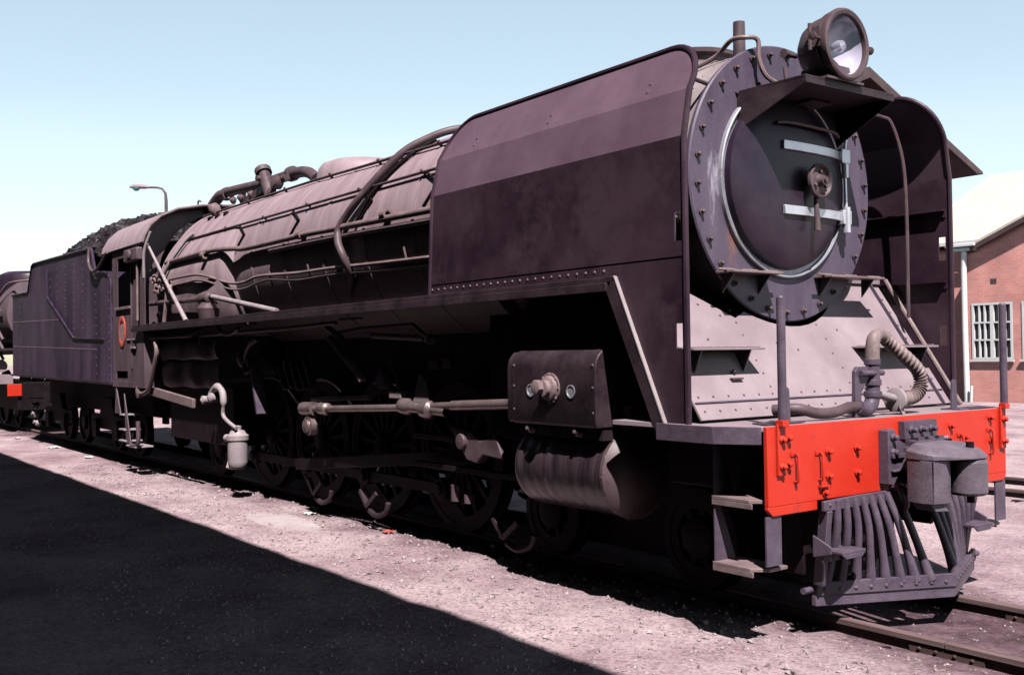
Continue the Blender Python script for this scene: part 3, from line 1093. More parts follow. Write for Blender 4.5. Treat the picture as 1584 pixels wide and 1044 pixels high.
for a, b in ((-1.42, -.72), (.56, 1.40)):
    zt = 1.755
    mb = MB().box(ap(zt) - .01, ap(zt) + .215, a, b, zt, zt + .016)
    for k in range(9):
        q = a + (b - a) * (k + .5) / 9
        mb.box(ap(zt) + .01, ap(zt) + .20, q - .006, q + .006, zt + .018, zt + .024)
    for q in (a + .12, b - .10):
        mb.prism([(ap(zt) + .01, q, zt), (ap(zt) + .17, q, zt), (ap(zt - .15) + .005, q, zt - .15)], (0, .014, 0))
    part(mb, "apron_step", 'apron', .003)
mb = MB().box(ap(1.56) - .0, ap(1.56) + .03, -.99, -.88, 1.555, 1.567)
mb.bolt((ap(1.6), -.93, 1.6), nr, .014, .03)
part(mb, "plate_bracket", 'darkpipe')


# --- smoke deflectors
def dprof(z):
    if z <= 3.13: return 1.525
    if z <= 3.44: return 1.525 - .060 * (z - 3.13) / .31
    return 1.465 - .190 * (z - 3.44) / .36


for sg in (-1, 1):
    f = lambda x, z, sg=sg: (x, sg * dprof(z) if z > 3.131 else sg * 1.525, z)
    ext = (0, -.010 * sg, 0)
    XFr, XR = -.50, -3.58
    mb = MB()
    o1 = [(XR, 2.275), (-1.160, 2.275), (-.705, 1.287), (XFr, 1.287), (XFr, 3.13), (XR + .06, 3.13)]
    slots = [[(XFr - .10, z0), (XFr - .04, z0), (XFr - .04, z1), (XFr - .10, z1)] for z0, z1 in ((1.765, 1.93), (2.46, 2.65))]
    mb.holed(o1, slots, f, ext)
    x = XR + .04
    mb.cur = 1
    while x < -1.25:
        mb.rivet((x, sg * 1.525, 2.315), (0, sg, 0), .013)
        x += .098
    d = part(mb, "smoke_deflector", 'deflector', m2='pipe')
    lp = MB().prism([(XR + .03, sg * 1.5252, 2.50), (-2.2, sg * 1.5252, 2.53), (-1.5, sg * 1.5252, 2.51), (XFr - .025, sg * 1.5252, 2.45), (XFr - .025, sg * 1.5252, 2.36), (XR + .03, sg * 1.5252, 2.36)], (0, sg * .004, 0))
    lp.build("lap_plate", M['deflector'], d)
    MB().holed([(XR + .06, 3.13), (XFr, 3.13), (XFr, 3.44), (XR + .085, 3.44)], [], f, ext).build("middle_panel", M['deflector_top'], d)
    rr = .33
    o3 = [(XR + .085, 3.44), (XFr, 3.44)] + arc2(XFr - rr, 3.80 - rr, rr, 2, 90, 9) + arc2(XR + .10 + rr * .9, 3.80 - rr * .9, rr * .9, 90, 176, 9)
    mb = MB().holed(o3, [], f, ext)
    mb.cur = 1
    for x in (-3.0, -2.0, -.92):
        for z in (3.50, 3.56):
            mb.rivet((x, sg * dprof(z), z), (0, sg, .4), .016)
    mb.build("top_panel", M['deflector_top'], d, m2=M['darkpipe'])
    edge = [(XFr, 1.287), (XFr, 2.2), (XFr, 3.13), (XFr, 3.44)] + arc2(XFr - rr, 3.80 - rr, rr, 2, 90, 9) + arc2(XR + .10 + rr * .9, 3.80 - rr * .9, rr * .9, 90, 176, 9) + [(XR + .085, 3.44), (XR + .06, 3.13), (XR, 2.275)]
    MB().tube([f(*e) for e in edge], .020, 8).build("edge_bead", M['deflector'], d)
    for z in (2.28, 2.86):
        sb = MB().box(XR + .1, XFr - .03, sg * 1.513, sg * 1.46, z, z + .008)
        sb.box(XR + .1, XFr - .03, sg * 1.513, sg * 1.504, z - .05, z - .0005)
        sb.build("stiffener", M['deflector'], d)
    # stay from the smokebox to the deflector and a down rod
    s2 = MB().tube(spline([(-.99, sg * .70, 3.66), (-.92, sg * 1.0, 3.66), (-.90, sg * 1.22, 3.66), (-.86, sg * 1.29, 3.60), (-.80, sg * 1.34, 3.3), (-.78, sg * 1.35, 2.9), (-.78, sg * 1.35, 2.3), (-.78, sg * 1.35, 2.0)], 5), .016)
    s2.build("stay_rod", M['darkpipe'], d)

# --- buffer beam
mb = MB()
mb.box(-.03, 0, -1.375, 1.375, .80, 1.285)
for sg in (-1, 1):
    mb.prism([(-.03, sg * 1.375, .7997), (-.03, sg * 1.375, .78), (-.03, sg * 1.335, .742), (-.03, sg * .905, .742), (-.03, sg * .905, .7997)], (.03, 0, 0))
    pass
beam = part(mb, "buffer_beam", 'red', .004)
BL = [(-1.186, 1.211), (-1.19, 1.053), (-.794, 1.101), (-.793, .945), (-.496, 1.107), (-.494, .946), (-.835, .845)]
for y, z in BL + [(1.15, 1.225), (.47, 1.10), (.62, 1.19), (.80, 1.10), (.80, .945), (1.16, 1.05)]:
    MB().lathe((0, y, z), (1, 0, 0), [(0, .026), (.010, .026), (.012, .019), (.032, .018), (.038, .009), (.038, 0)], 8).build("bolt", M['red'], beam)
for y, z0, z1 in ((-1.127, .936, 1.108), (-.888, .93, 1.10), (1.14, .955, 1.135), (.735, .96, 1.12)):
    MB().tube([(0, y, z1), (.026, y, z1), (.034, y, z1 - .012), (.034, y, z0 + .012), (.026, y, z0), (0, y, z0)], .008, 8).box(-.002, .008, y - .035, y + .035, z1 - .012, z1 + .012).build("grab_iron", M['red'], beam)
MB().box(.0005, .03, -.90, -.80, .885, .892).build("bracket", M['red'], beam)
for y in (-1.262, 1.315):
    s_ = 1 if y > 0 else -1
    b = MB().box(.0004, .02, y - .035, y + .035, .985, 1.30)
    b.box(.0004, .055, y - .03, y + .03, 1.285, 1.325)
    for z in (1.04, 1.205):
        b.lathe((.02, y, z), (1, 0, 0), [(0, .026), (.010, .026), (.012, .019), (.03, .018), (.036, .009), (.036, 0)], 8)
    b.build("post_bracket", M['red'], beam, .003)
    p = MB().cyl((.028, y, 1.30), (.028, y, 2.068), .027, 16)
    p.lathe((.028, y, 2.068), (0, 0, 1), [(0, .027), (.012, .02), (.016, 0)], 16)
    part(p, "marker_post", 'purple')
for y in (-1.005, .935):
    mb = MB().prism([(-.16, y - .04, 1.287), (-.16, y + .04, 1.287), (-.16, y + .03, 1.50), (-.16, y + .01, 1.515), (-.16, y - .03, 1.50)], (.012, 0, 0))
    mb.box(-.22, -.06, y - .07, y + .07, 1.2872, 1.297)
    part(mb, "lamp_iron", 'purple')
for sg in (-1, 1):
    mb = MB().prism([(-.22, sg * 1.25, 1.2872), (-.05, sg * 1.33, 1.2872), (-.05, sg * .98, 1.2872), (-.22, sg * .98, 1.2872)], (0, 0, .008))
    part(mb, "tread_plate", 'black')

# --- coupler
mb = MB()
yl = -.20
mb.prism([(.001, yl - .05, 1.205), (.001, yl + .02, 1.215), (.001, yl + .05, 1.15), (.001, yl + .19, 1.085), (.001, yl + .19, .86), (.001, yl + .12, .83), (.001, yl - .05, .85)], (.075, 0, 0))
mb.prism([(.076, yl + .12, 1.085), (.076, yl + .19, 1.085), (.076, yl + .19, .86), (.076, yl + .12, .84)], (.05, 0, 0))
mb.box(.076, .10, yl - .03, yl + .119, 1.02, 1.05)
mb.box(.076, .10, yl - .03, yl + .119, .93, .945)
mb.box(.001, .05, -.02, .37, 1.13, 1.255)
mb.box(.0505, .16, -.02, .37, 1.10, 1.128)
mb.prism([(.16, -.02, 1.128), (.16, -.02, 1.05), (.10, -.02, 1.02), (.05, -.02, 1.02), (.05, -.02, 1.10)], (0, .39, 0))
for y, z in ((yl, 1.16), (yl, 1.06)):
    mb.lathe((.076, y, z), (1, 0, 0), [(0, .028), (.012, .028), (.014, .02), (.04, .02), (.045, 0)], 8)
for y in (.05, .17, .29):
    mb.lathe((.05, y, 1.195), (1, 0, 0), [(0, .028), (.012, .028), (.014, .02), (.05, .02), (.055, 0)], 8)
    mb.cyl((.13, y - .02, 1.125), (.13, y - .02, 1.15), .03, 6)
mb.box(.001, .035, yl + .2, .38, .80, 1.13)
pocket = part(mb, "coupler_pocket", 'purple', .006)
mb = MB()
mb.box(.03, .22, -.10, .20, .90, 1.05)
head = [(.16, -.14), (.24, -.30), (.36, -.335), (.43, -.31), (.465, -.22), (.44, -.125), (.34, -.09), (.33, .03), (.42, .12), (.47, .18), (.42, .22), (.32, .24), (.18, .20)]
for z0, z1, sc in ((.80, 1.035, 1.0), (1.035, 1.075, .93)):
    pass
lo_ = [(x, y, .80 if y > -.10 else .76) for x, y in head]
mi_ = [(x, y, 1.03) for x, y in head]
cx, cy = .34, .0
hi_ = [(x, y, 1.035) for x, y in head]
n = len(head)
mb.add(lo_ + mi_ + hi_, [[i, (i + 1) % n, n + (i + 1) % n, n + i] for i in range(n)] + [[n + i, n + (i + 1) % n, 2 * n + (i + 1) % n, 2 * n + i] for i in range(n)]
       + [list(range(2 * n, 3 * n)), list(range(n))[::-1]])
mb.prism([(.25, -.28, .76), (.40, -.30, .76), (.44, -.22, .76), (.38, -.13, .76), (.27, -.15, .76)], (.02, .03, -.05))
hull = [(.155, -.14), (.235, -.302), (.36, -.337), (.435, -.312), (.50, -.20), (.565, -.05), (.575, .08), (.52, .17), (.33, .245), (.17, .205)]
nh = len(hull)
zt = lambda x, y: 1.125 - .16 * max(0, x - .30)
mb.add([(x, y, 1.036) for x, y in hull] + [(x, y, zt(x, y) - .035) for x, y in hull] + [(.34 + (x - .34) * .80, -.03 + (y + .03) * .84, zt(x, y) + .004) for x, y in hull],
       [[i, (i + 1) % nh, nh + (i + 1) % nh, nh + i] for i in range(nh)] + [[nh + i, nh + (i + 1) % nh, 2 * nh + (i + 1) % nh, 2 * nh + i] for i in range(nh)]
       + [list(range(2 * nh, 3 * nh)), list(range(nh))[::-1]])
coup = part(mb, "coupler", 'coupler', .016)
mb = MB()
mb.lathe((.465, .035, 0), (0, 0, 1), [(.80, .0), (.80, .105), (.81, .118), (1.02, .118), (1.03, .105), (1.03, 0)], 24)
mb.box(.36, .48, .05, .20, .81, 1.03)
mb.build("knuckle", M['coupler'], coup, .01)
mb = MB().cyl((.45, .09, .74), (.45, .09, 1.135), .026, 12)
mb.build("knuckle_pin", M['soot'], coup)
mb = MB().tube(spline([(.05, -.18, .82), (.11, -.20, .83), (.15, -.18, .77), (.13, -.16, .70), (.07, -.14, .68), (.06, -.08, .72), (.12, -.06, .755)], 5), .026, 8)
part(mb, "coupling_hook", 'purple')
mb = MB().tube([(.05, .46, 1.13), (.05, .46, 1.06)], .008).tube([(.05, .49, 1.13), (.05, .49, 1.06)], .008)
part(mb, "release_chain", 'white')

# --- cowcatcher
mb = MB()
TIP, BK = Vector((.335, .06)), Vector((-.09, .84))
for sg in (-1, 1):
    a = Vector((-.09, -.82, .11)) if sg < 0 else Vector((-.05, .99, .11))
    t = Vector((.325, .09, .11))
    for z0, z1, o in ((.105, .175, .0), (.175, .262, .012)):
        mb.prism([(a.x + o, a.y, z0), (t.x + o, t.y, z0), (t.x + o - .035, t.y, z0), (a.x + o - .035, a.y, z0)], (0, 0, z1 - z0 - .001))
    d = (t - a)
    nn = Vector((-d.y, d.x, 0)).normalized() * (-sg if False else 1)
    nn = Vector((abs(nn.x), sg * abs(nn.y), 0))
    for k in range(9):
        p = a + d * ((k + .5) / 9.2)
        mb.rivet((p.x + .013, p.y, .212), nn, .017)
    mb.cyl((a.x - .03, a.y - sg * .02, .21), (a.x - .03, a.y + sg * .09, .21), .022, 8)
part(mb, "cowcatcher_frame", 'purple', .004)
for sg in (-1, 1):
    mb = MB()
    y0, y1 = sg * .91, sg * .24
    mb.prism([(.0305, y0, .735), (.0305, y0, .80), (.0305, (y0 + y1) / 2, .808), (.0305, y1, .808), (.0305, y1 + sg * .02, .735)], (.028, 0, 0))
    for k in range(7):
        mb.rivet((.0585, y0 + (y1 - y0) * (k + .6) / 7.2, .772), (1, 0, 0), .017)
    mb.bar((.03, sg * .86, .74), (-.06, sg * .82, .25), .05, .07, up=(1, 0, 0))
    part(mb, "cowcatcher_top_bar", 'purple', .006)
for sg in (-1, 1):
    for k in range(8):
        top = Vector((.050, sg * (.78 - .088 * k), .765))
        t = (k + .75) / 8.6
        bot = Vector((-.125 + .405 * t, -.80 + .82 * t if sg < 0 else .96 - .80 * t, .225))
        P = spline([top + Vector((0, 0, .03)), top.lerp(bot, .3) + Vector((.030, 0, 0)), top.lerp(bot, .7) + Vector((.018, 0, 0)), bot], 5)
        mb = MB().tube(P, [.027, .027, .026, .026, .026, .026, .026, .026, .026, .027, .028, .030, .033, .036, .039, .041], 10)
        part(mb, "cowcatcher_bar", 'purple')
for sg in (-1, 1):
    mb = MB().box(-.03, .16, sg * .88, sg * .64, .475, .492)
    mb.prism([(-.035, sg * .90, .44), (.10, sg * .90, .475), (.10, sg * .90, .52), (-.035, sg * .90, .58)], (0, sg * .015, 0))
    mb.prism([(.15, sg * .88, .475), (.15, sg * .64, .475), (.15, sg * .68, .445), (.15, sg * .84, .445)], (.012, 0, 0))
    mb.box(-.04, .0, sg * .80, sg * .66, .40, .60)
    part(mb, "pilot_step", 'purple', .003)

# --- hanging steps beside the beam
for sg in (-1, 1):
    y = 1.40 * sg
    for zt, zb in ((1.17, .835), (.835, .415)):
        mb = MB().prism([(-.42, y, zt), (-.42, y - .035 * sg, zt), (-.42, y - .19 * sg, zb), (-.42, y, zb)], (.012, 0, 0))
        part(mb, "step_hanger", 'purple', .002)
    part(MB().box(-.026, -.012, y - .02 * sg, y - .16 * sg, .44, .741), "step_hanger", 'purple', .002)
    for z in (.815, .40):
        mb = MB().prism([(-.425, y + .01 * sg, z), (-.12, y + .01 * sg, z), (-.035, y - .07 * sg, z), (-.035, y - .24 * sg, z), (-.425, y - .24 * sg, z)], (0, 0, .022))
        mb.box(-.425, -.10, y + .01 * sg, y - .002 * sg, z - .035, z - .0005)
        part(mb, "step_tread", 'pipe', .003)

# --- vacuum brake standpipe and hose
mb = MB()
X = -.12
mb.tube(spline([(-.30, -.95, 1.36), (-.16, -.88, 1.37), (-.13, -.72, 1.335), (-.12, -.55, 1.335), (-.12, -.40, 1.36), (-.12, -.28, 1.36), (-.12, -.235, 1.345)], 5), .036, 10)
part(mb, "train_pipe", 'darkpipe')
mb = MB()
mb.tube(spline([(X, -.30, 1.36), (X, -.22, 1.335), (X, -.15, 1.37), (X, -.125, 1.45), (X, -.125, 1.60)], 5), .050, 12)
for z, r in ((1.44, .062), (1.52, .060), (1.66, .056)):
    mb.lathe((X, -.125, z), (0, 0, 1), [(-.02, .04), (-.02, r), (.02, r), (.02, .04)], 14)
mb.cyl((X, -.125, 1.60), (X, -.12, 1.67), .048, 12)
mb.prism([(X - .02, -.34, 1.287), (X - .02, -.27, 1.287), (X - .02, -.265, 1.45), (X - .02, -.18, 1.55), (X - .02, -.18, 1.63), (X - .02, -.30, 1.63), (X - .02, -.33, 1.60)], (.03, 0, 0))
mb.cyl((X + .03, -.30, 1.585), (X + .03, -.05, 1.585), .02, 8)
part(mb, "vacuum_standpipe", 'purple', .003)
mb = MB()
HP = spline([(X, -.122, 1.66), (X, -.118, 1.76), (X + .0, -.095, 1.825), (X, -.03, 1.845), (X, .05, 1.81), (X, .17, 1.74), (X, .31, 1.665), (X, .42, 1.59), (X, .455, 1.51), (X, .43, 1.445), (X, .36, 1.405), (X, .26, 1.392), (X, .16, 1.392)], 12)
rs = []
for i in range(len(HP)):
    t = i / (len(HP) - 1)
    base = .050 - .006 * min(1, t * 4) + (.004 if t > .9 else 0)
    rib = .0065 * (1 if i % 4 < 2 else -1) if .3 < t < .9 else 0
    rs.append(base + rib)
mb.tube(HP, rs, 14)
part(mb, "vacuum_hose", 'hose')
mb = MB().lathe((X, .135, 1.39), (0, -1, .05), [(-.03, .05), (-.02, .085), (.01, .085), (.02, .05), (.02, 0)], 18)
mb.tube([(X, .12, 1.40), (X, -.02, 1.43), (X, -.09, 1.45)], .03, 10)
mb.prism([(X + .04, .10, 1.35), (X + .04, .15, 1.34), (X + .04, .19, 1.26), (X + .04, .17, 1.25)], (.012, 0, 0))
part(mb, "hose_coupling", 'canister')

# --- frames, wheels and motion
mb = MB()
for sg in (-1, 1):
    mb.box(-12.6, -.05, sg * .43, sg * .47, .50, 1.25)
mb.box(-3.5, -1.2, -.95, .95, 1.0, 2.1)
mb.box(-9.2, -3.6, -.42, .42, 1.0, 2.0)
mb.box(-11.9, -9.3, -1.1, 1.1, .55, 1.35)
mb.box(-1.0, -.1, -1.2, 1.2, .85, 1.18)
part(mb, "frame", 'soot', .01)
mb = MB().box(-3.5, -.5, -.44, .44, .12, .80)
mb.box(-.495, -.42, -.40, .40, .25, .95)
part(mb, "bogie_frame", 'soot', .01)
part(MB().box(-.36, -.20, -.80, .22, .28, .845), "gap_blocker", 'soot', .01)  # added dark block so the gaps between the left bars read black


def wheel(x, r, sg, spokes, name, width=.13, cw=True):
    y = sg * .60
    mb = MB()
    mb.lathe((x, y, r), (0, sg, 0), [(-.02, .10), (-.02, .17), (.09, .15), (.11, .10), (.11, 0)], 20)
    mb.lathe((x, y, r), (0, sg, 0), [(-.03, r - .15), (.06, r - .15), (.06, r - .07), (-.03, r - .07), (-.03, r - .15)], 40)
    for k in range(spokes):
        a = 2 * pi * k / spokes + .1
        mb.bar((x + .13 * cos(a), y + sg * .02, r + .13 * sin(a)), (x + (r - .12) * cos(a), y + sg * .02, r + (r - .12) * sin(a)), .055, .05, up=(0, 1, 0))
    if cw:
        P = [(x + (r - .14) * cos(radians(a)), y + sg * .035, r + (r - .14) * sin(radians(a))) for a in range(200, 281, 8)]
        mb.prism(P, (0, sg * .03, 0))
    w = part(mb, name, 'soot')
    t = MB().lathe((x, y, r), (0, sg, 0), [(-.065, r - .07), (-.065, r + .028), (-.035, r + .025), (-.03, r), (.065, r - .004), (.068, r - .07)], 48)
    t.build("tyre", M['soot'], w)


DX = (-4.45, -6.0, -7.55, -9.1)
for sg in (-1, 1):
    for x in DX:
        wheel(x, .74, sg, 15, "driving_wheel")
    for x in (-1.25, -3.0):
        wheel(x, .37, sg, 9, "leading_wheel", cw=False)
    wheel(-11.0, .42, sg, 10, "trailing_wheel", cw=False)

for sg in (-1, 1):
    # valve chest: half round casing over a flat outer cheek
    Yo = 1.505 * sg
    sec = [(Yo - .55 * sg, 1.21), (Yo - .02 * sg, 1.21), (Yo, 1.24), (Yo, 1.63)] + [(Yo - .15 * sg + .15 * sg * cos(radians(a)), 1.63 + .16 * sin(radians(a))) for a in range(10, 91, 10)] + [(Yo - .55 * sg, 1.79)]
    mb = MB().prism([(-2.42, y, z) for y, z in sec], (1.0, 0, 0))
    mb.prism([(-2.50, y - .015 * sg, z * .985 + .022) for y, z in sec], (.075, 0, 0))
    vc = part(mb, "valve_chest", 'black', .01)
    mb = MB()
    bx, bz = -1.93, 1.49
    mb.lathe((bx, Yo, bz), (0, sg, 0), [(0, .115), (.012, .115), (.012, .095), (.035, .088), (.045, .062), (.08, .058), (.085, .0)], 24)
    mb.lathe((bx - .03, Yo + sg * .07, bz + .01), (0, sg, 0), [(0, .055), (.055, .055), (.06, .04), (.06, 0)], 6, smooth=False)
    for k in range(8):
        a = radians(45 * k)
        mb.rivet((bx + .103 * cos(a), Yo + sg * .012, bz + .103 * sin(a)), (0, sg, 0), .014)
    mb.build("relief_valve", M['pipe'], vc)
    for q in (-.24, .24):
        mb = MB().lathe((bx + q, Yo + sg * .002, bz - .02), (0, sg, 0), [(0, .050), (.006, .050), (.006, .040), (-.0, .038), (.001, .0)], 18)
        mb.build("cover_hole", M['ring'], vc)
    mb = MB()
    for z in (1.32, 1.5, 1.66):
        for x in (-2.39, -1.45):
            mb.rivet((x, Yo, z), (0, sg, 0), .013)
    mb.build("rivet", M['rod'], vc)
    # front cover of the valve
    mb = MB().lathe((-1.515, sg * 1.15, 1.50), (1, 0, 0), [(0, .20), (.04, .20), (.05, .15), (.09, .13), (.12, .0)], 24)
    for k in range(8):
        a = radians(45 * k)
        mb.bolt((-1.475, sg * 1.15 + .17 * cos(a), 1.50 + .17 * sin(a)), (1, 0, 0), .018, .03)
    part(mb, "valve_cover", 'pipe')
    # cylinder with wrinkled cladding
    cy, cz = sg * 1.13, .865
    mb = MB()
    prof = []
    for i in range(26):
        x = -2.43 + 1.0 * i / 25
        prof.append((x, 0.312 + (.006 if i % 3 == 0 else 0) + R.uniform(-.003, .003)))
    mb.lathe((0, cy, cz), (1, 0, 0), [(-2.43, .2)] + prof + [(-1.43, .2)], 40)
    mb.box(-2.42, -1.43, cy + sg * .02, cy + sg * .30, 1.12, 1.195)
    mb.lathe((-2.43, cy, cz), (-1, 0, 0), [(0, .315), (.03, .318), (.05, .31), (.05, .1)], 40)
    mb.cur = 1
    for k in range(14):
        a = radians(360 / 14 * k)
        mb.rivet((-1.42, cy + .326 * cos(a), cz + .326 * sin(a)), (0.3, cos(a), sin(a)), .015)
    cyl_ = part(mb, "cylinder", 'cylclad', m2='rod')
    mb = MB().lathe((-1.43, cy, cz), (1, 0, 0), [(-.02, .325), (.02, .332), (.035, .32), (.09, .27), (.13, .18), (.15, .09), (.155, 0)], 44)
    mb.build("cylinder_cover", M['darkpipe'], cyl_)
    for x in (-2.25, -1.68):
        MB().lathe((x, cy + sg * .295, 1.16), (0, sg, .3), [(0, .03), (.03, .03), (.04, .018), (.07, .015), (.07, 0)], 8).build("bolt", M['rod'], cyl_)
    mb = MB().cyl((-1.36, cy + sg * .10, 1.19), (-1.38, cy + sg * .10, 1.36), .05, 10)
    mb.cyl((-1.32, cy + sg * .0, 1.24), (-1.32, cy + sg * .22, 1.24), .022, 8)
    part(mb, "drain_cock", 'pipe')
    # motion
    Ym = 1.28 * sg
    mb = MB().tube([(-2.58, Ym, 1.345), (-3.58, Ym, 1.298), (-3.62, Ym, 1.296)], .045, 12)
    mb.tube([(-3.62, Ym, 1.296), (-4.5, Ym, 1.247), (-6.60, Ym, 1.163)], .036, 12)
    mb.lathe((-4.22, Ym, 1.255), (1, 0, -.04), [(-.30, .04), (-.28, .075), (-.15, .08), (-.1, .05), (.1, .05), (.12, .085), (.24, .085), (.27, .045), (.5, .045)], 16)
    mb.cyl((-6.72, Ym - .0, 1.165), (-6.42, Ym, 1.172), .075, 14)
    mb.lathe((-6.2, Ym, 1.18), (1, 0, -.04), [(-.1, .035), (-.08, .065), (.08, .07), (.1, .04)], 14)
    part(mb, "valve_rod", 'rod')
    mb = MB().prism([(-4.32, Ym, 1.30), (-4.02, Ym, 1.30), (-4.10, Ym, 1.50), (-4.20, Ym, 1.58)], (0, -.03 * sg, 0))
    part(mb, "valve_crosshead", 'apron', .01)
    part(MB().box(-4.75, -4.52, Ym + .01 * sg, Ym - .12 * sg, 1.33, 1.40), "oil_box", 'apron', .01)
    mb = MB().lathe((-6.52, Ym + sg * .0, .98), (0, sg, 0), [(-.04, .11), (.05, .11), (.05, .075), (.08, .07), (.1, .0)], 18)
    mb.bar((-6.5, Ym, 1.12), (-6.5, Ym, .98), .10, .06, up=(0, 1, 0))
    part(mb, "combination_lever", 'rod')
    # expansion link, reach rod, lifting arms (lower motion catches only slivers of light)
    mb = MB()
    for k in range(5):
        a = -7.55 + .19 * k
        mb.bar((a - .10, 1.16 * sg, 1.66 + .015 * k), (a + .10, 1.16 * sg, 1.36 + .02 * (k % 2)), .02, .09, up=(0, 1, 0))
    part(mb, "lubricator_pipe", 'pipe')
    mb = MB().tube([(-5.05, 1.30 * sg, 1.952), (-4.05, 1.30 * sg, 1.905)], .03, 8)
    mb.tube([(-5.9, 1.30 * sg, 1.99), (-5.25, 1.30 * sg, 2.03), (-4.25, 1.30 * sg, 2.035), (-3.95, 1.32 * sg, 1.90)], .022, 8)
    mb.lathe((-3.93, 1.32 * sg, 1.895), (0, sg, 0), [(-.04, .05), (.03, .05), (.04, 0)], 12)
    part(mb, "reach_rod", 'pipe')
    mb = MB().tube([(-12.9, 1.46 * sg, 2.055), (-9.9, 1.46 * sg, 2.06)], .020, 8)
    mb.tube([(-9.75, 1.40 * sg, 2.06), (-8.8, 1.40 * sg, 2.065), (-7.0, 1.40 * sg, 2.075), (-5.65, 1.40 * sg, 2.10)], .022, 8)
    mb.cyl((-9.75, 1.40 * sg, 1.93), (-9.75, 1.40 * sg, 2.10), .03, 8)
    mb.cyl((-6.05, 1.36 * sg, 2.10), (-5.7, 1.30 * sg, 1.93), .035, 8)
    mb.bar((-5.95, 1.33 * sg, 1.95), (-5.25, 1.30 * sg, 1.50), .04, .07, up=(0, 1, 0))
    mb.box(-5.65, -5.25, 1.38 * sg, 1.30 * sg, 2.125, 2.145)
    part(mb, "brake_rod", 'pipe')
    mb = MB()
    mb.bar((-5.05, 1.22 * sg, 1.62), (-4.75, 1.22 * sg, 1.36), .07, .05, up=(0, 1, 0))
    mb.bar((-4.85, 1.2 * sg, 1.72), (-4.6, 1.2 * sg, 1.30), .06, .05, up=(0, 1, 0))
    mb.cyl((-4.95, 1.16 * sg, 1.50), (-4.95, 1.28 * sg, 1.50), .08, 12)
    part(mb, "motion_bracket", 'purple', .006)
    mb = MB().box(-4.10, -3.92, 1.24 * sg, 1.16 * sg, 1.62, 1.70)
    part(mb, "oil_box", 'purple', .006)
    mb = MB().box(-3.86, -3.72, 1.24 * sg, 1.16 * sg, 1.63, 1.72)
    part(mb, "oil_box", 'purple', .006)
    mb = MB().bar((-6.6, 1.22 * sg, 1.27), (-5.2, 1.22 * sg, 1.33), .06, .05)
    part(mb, "return_crank", 'purple', .006)
    # slide bars, crosshead, connecting and coupling rods
    mb = MB()
    mb.box(-4.55, -2.5, 1.06 * sg, 1.14 * sg, .95, 1.0)
    mb.box(-4.55, -2.5, 1.06 * sg, 1.14 * sg, .68, .73)
    part(mb, "slide_bar", 'soot', .004)
    mb = MB()
    mb.prism([(-3.75, 1.22 * sg, 1.10), (-3.45, 1.22 * sg, 1.08), (-3.30, 1.22 * sg, 1.0), (-3.05, 1.22 * sg, 1.05), (-2.95, 1.22 * sg, .86), (-3.25, 1.22 * sg, .88), (-3.35, 1.22 * sg, .80), (-3.5, 1.22 * sg, .82)], (0, -.10 * sg, 0))
    mb.lathe((-3.55, 1.22 * sg, .98), (0, sg, 0), [(0, .07), (.04, .07), (.05, 0)], 14)
    part(mb, "crosshead", 'darkpipe', .01)
    mb = MB().bar((-3.5, .98 * sg, .84), (-7.55, .98 * sg, .45), .06, .13)
    part(mb, "connecting_rod", 'soot', .006)
    mb = MB()
    for a, b in zip(DX[:-1], DX[1:]):
        mb.bar((a, .86 * sg, .44), (b, .86 * sg, .44), .06, .11)
    for x in DX:
        mb.lathe((x, .82 * sg, .44), (0, sg, 0), [(0, .11), (.09, .11), (.09, .07), (.13, .06), (.13, 0)], 16)
    part(mb, "coupling_rod", 'soot', .006)
    # brake hangers and spring gear low down
    mb = MB()
    for x in (-7.05, -5.75, -3.25):
        mb = MB()
        mb.bar((x - .15, 1.0 * sg, .30), (x, 1.0 * sg, .14), .05, .05)
        mb.bar((x, 1.0 * sg, .14), (x + .22, 1.0 * sg, .30), .05, .05)
        mb.tube(spline([(x + .05, 1.0 * sg, .10), (x + .2, 1.0 * sg, .06), (x + .4, 1.0 * sg, .12), (x + .45, 1.0 * sg, .22)], 4), .03, 8)
        part(mb, "brake_hanger", 'black', .004)
    mb = MB()
    mb.cyl((-3.9, 1.06 * sg, .55), (-3.9, 1.06 * sg, .40), .06, 10)
    part(mb, "drain_valve", 'darkpipe', .004)
    part(MB().cyl((-3.7, 1.06 * sg, .48), (-3.7, 1.06 * sg, .40), .05, 10), "drain_valve", 'darkpipe', .004)
# canister and the steam heat valve above it
mb = MB().lathe((-8.86, -1.22, 0), (0, 0, 1), [(.30, 0), (.30, .08), (.34, .12), (.40, .128), (.68, .128), (.68, .142), (.74, .142), (.76, .11), (.80, .09), (.81, .05), (.86, .05), (.87, 0)], 24)
mb.cyl((-9.05, -1.30, .70), (-8.95, -1.28, .70), .05, 10)
mb.cyl((-9.05, -1.22, .46), (-9.02, -1.28, .30), .045, 8)
part(mb, "drain_canister", 'canister')
mb = MB().tube(spline([(-9.55, -1.30, 1.26), (-9.35, -1.30, 1.36), (-9.18, -1.30, 1.30), (-9.14, -1.30, 1.15), (-9.16, -1.30, 1.0), (-9.0, -1.30, .92), (-8.75, -1.28, .84)], 5), [.06] * 8 + [.045] * 8 + [.026] * 15, 10)
mb.lathe((-9.45, -1.32, 1.22), (0, -1, 0), [(-.05, .06), (.05, .07), (.08, .03), (.08, 0)], 10)
mb.lathe((-9.75, -1.32, 1.18), (0, -1, 0), [(-.05, .05), (.05, .06), (.08, 0)], 10)
part(mb, "steam_heat_valve", 'canister')
mb = MB().tube(spline([(-8.1, -1.25, 1.98), (-8.4, -1.25, 1.90), (-8.55, -1.25, 1.70), (-8.45, -1.25, 1.55)], 5), .035, 8)
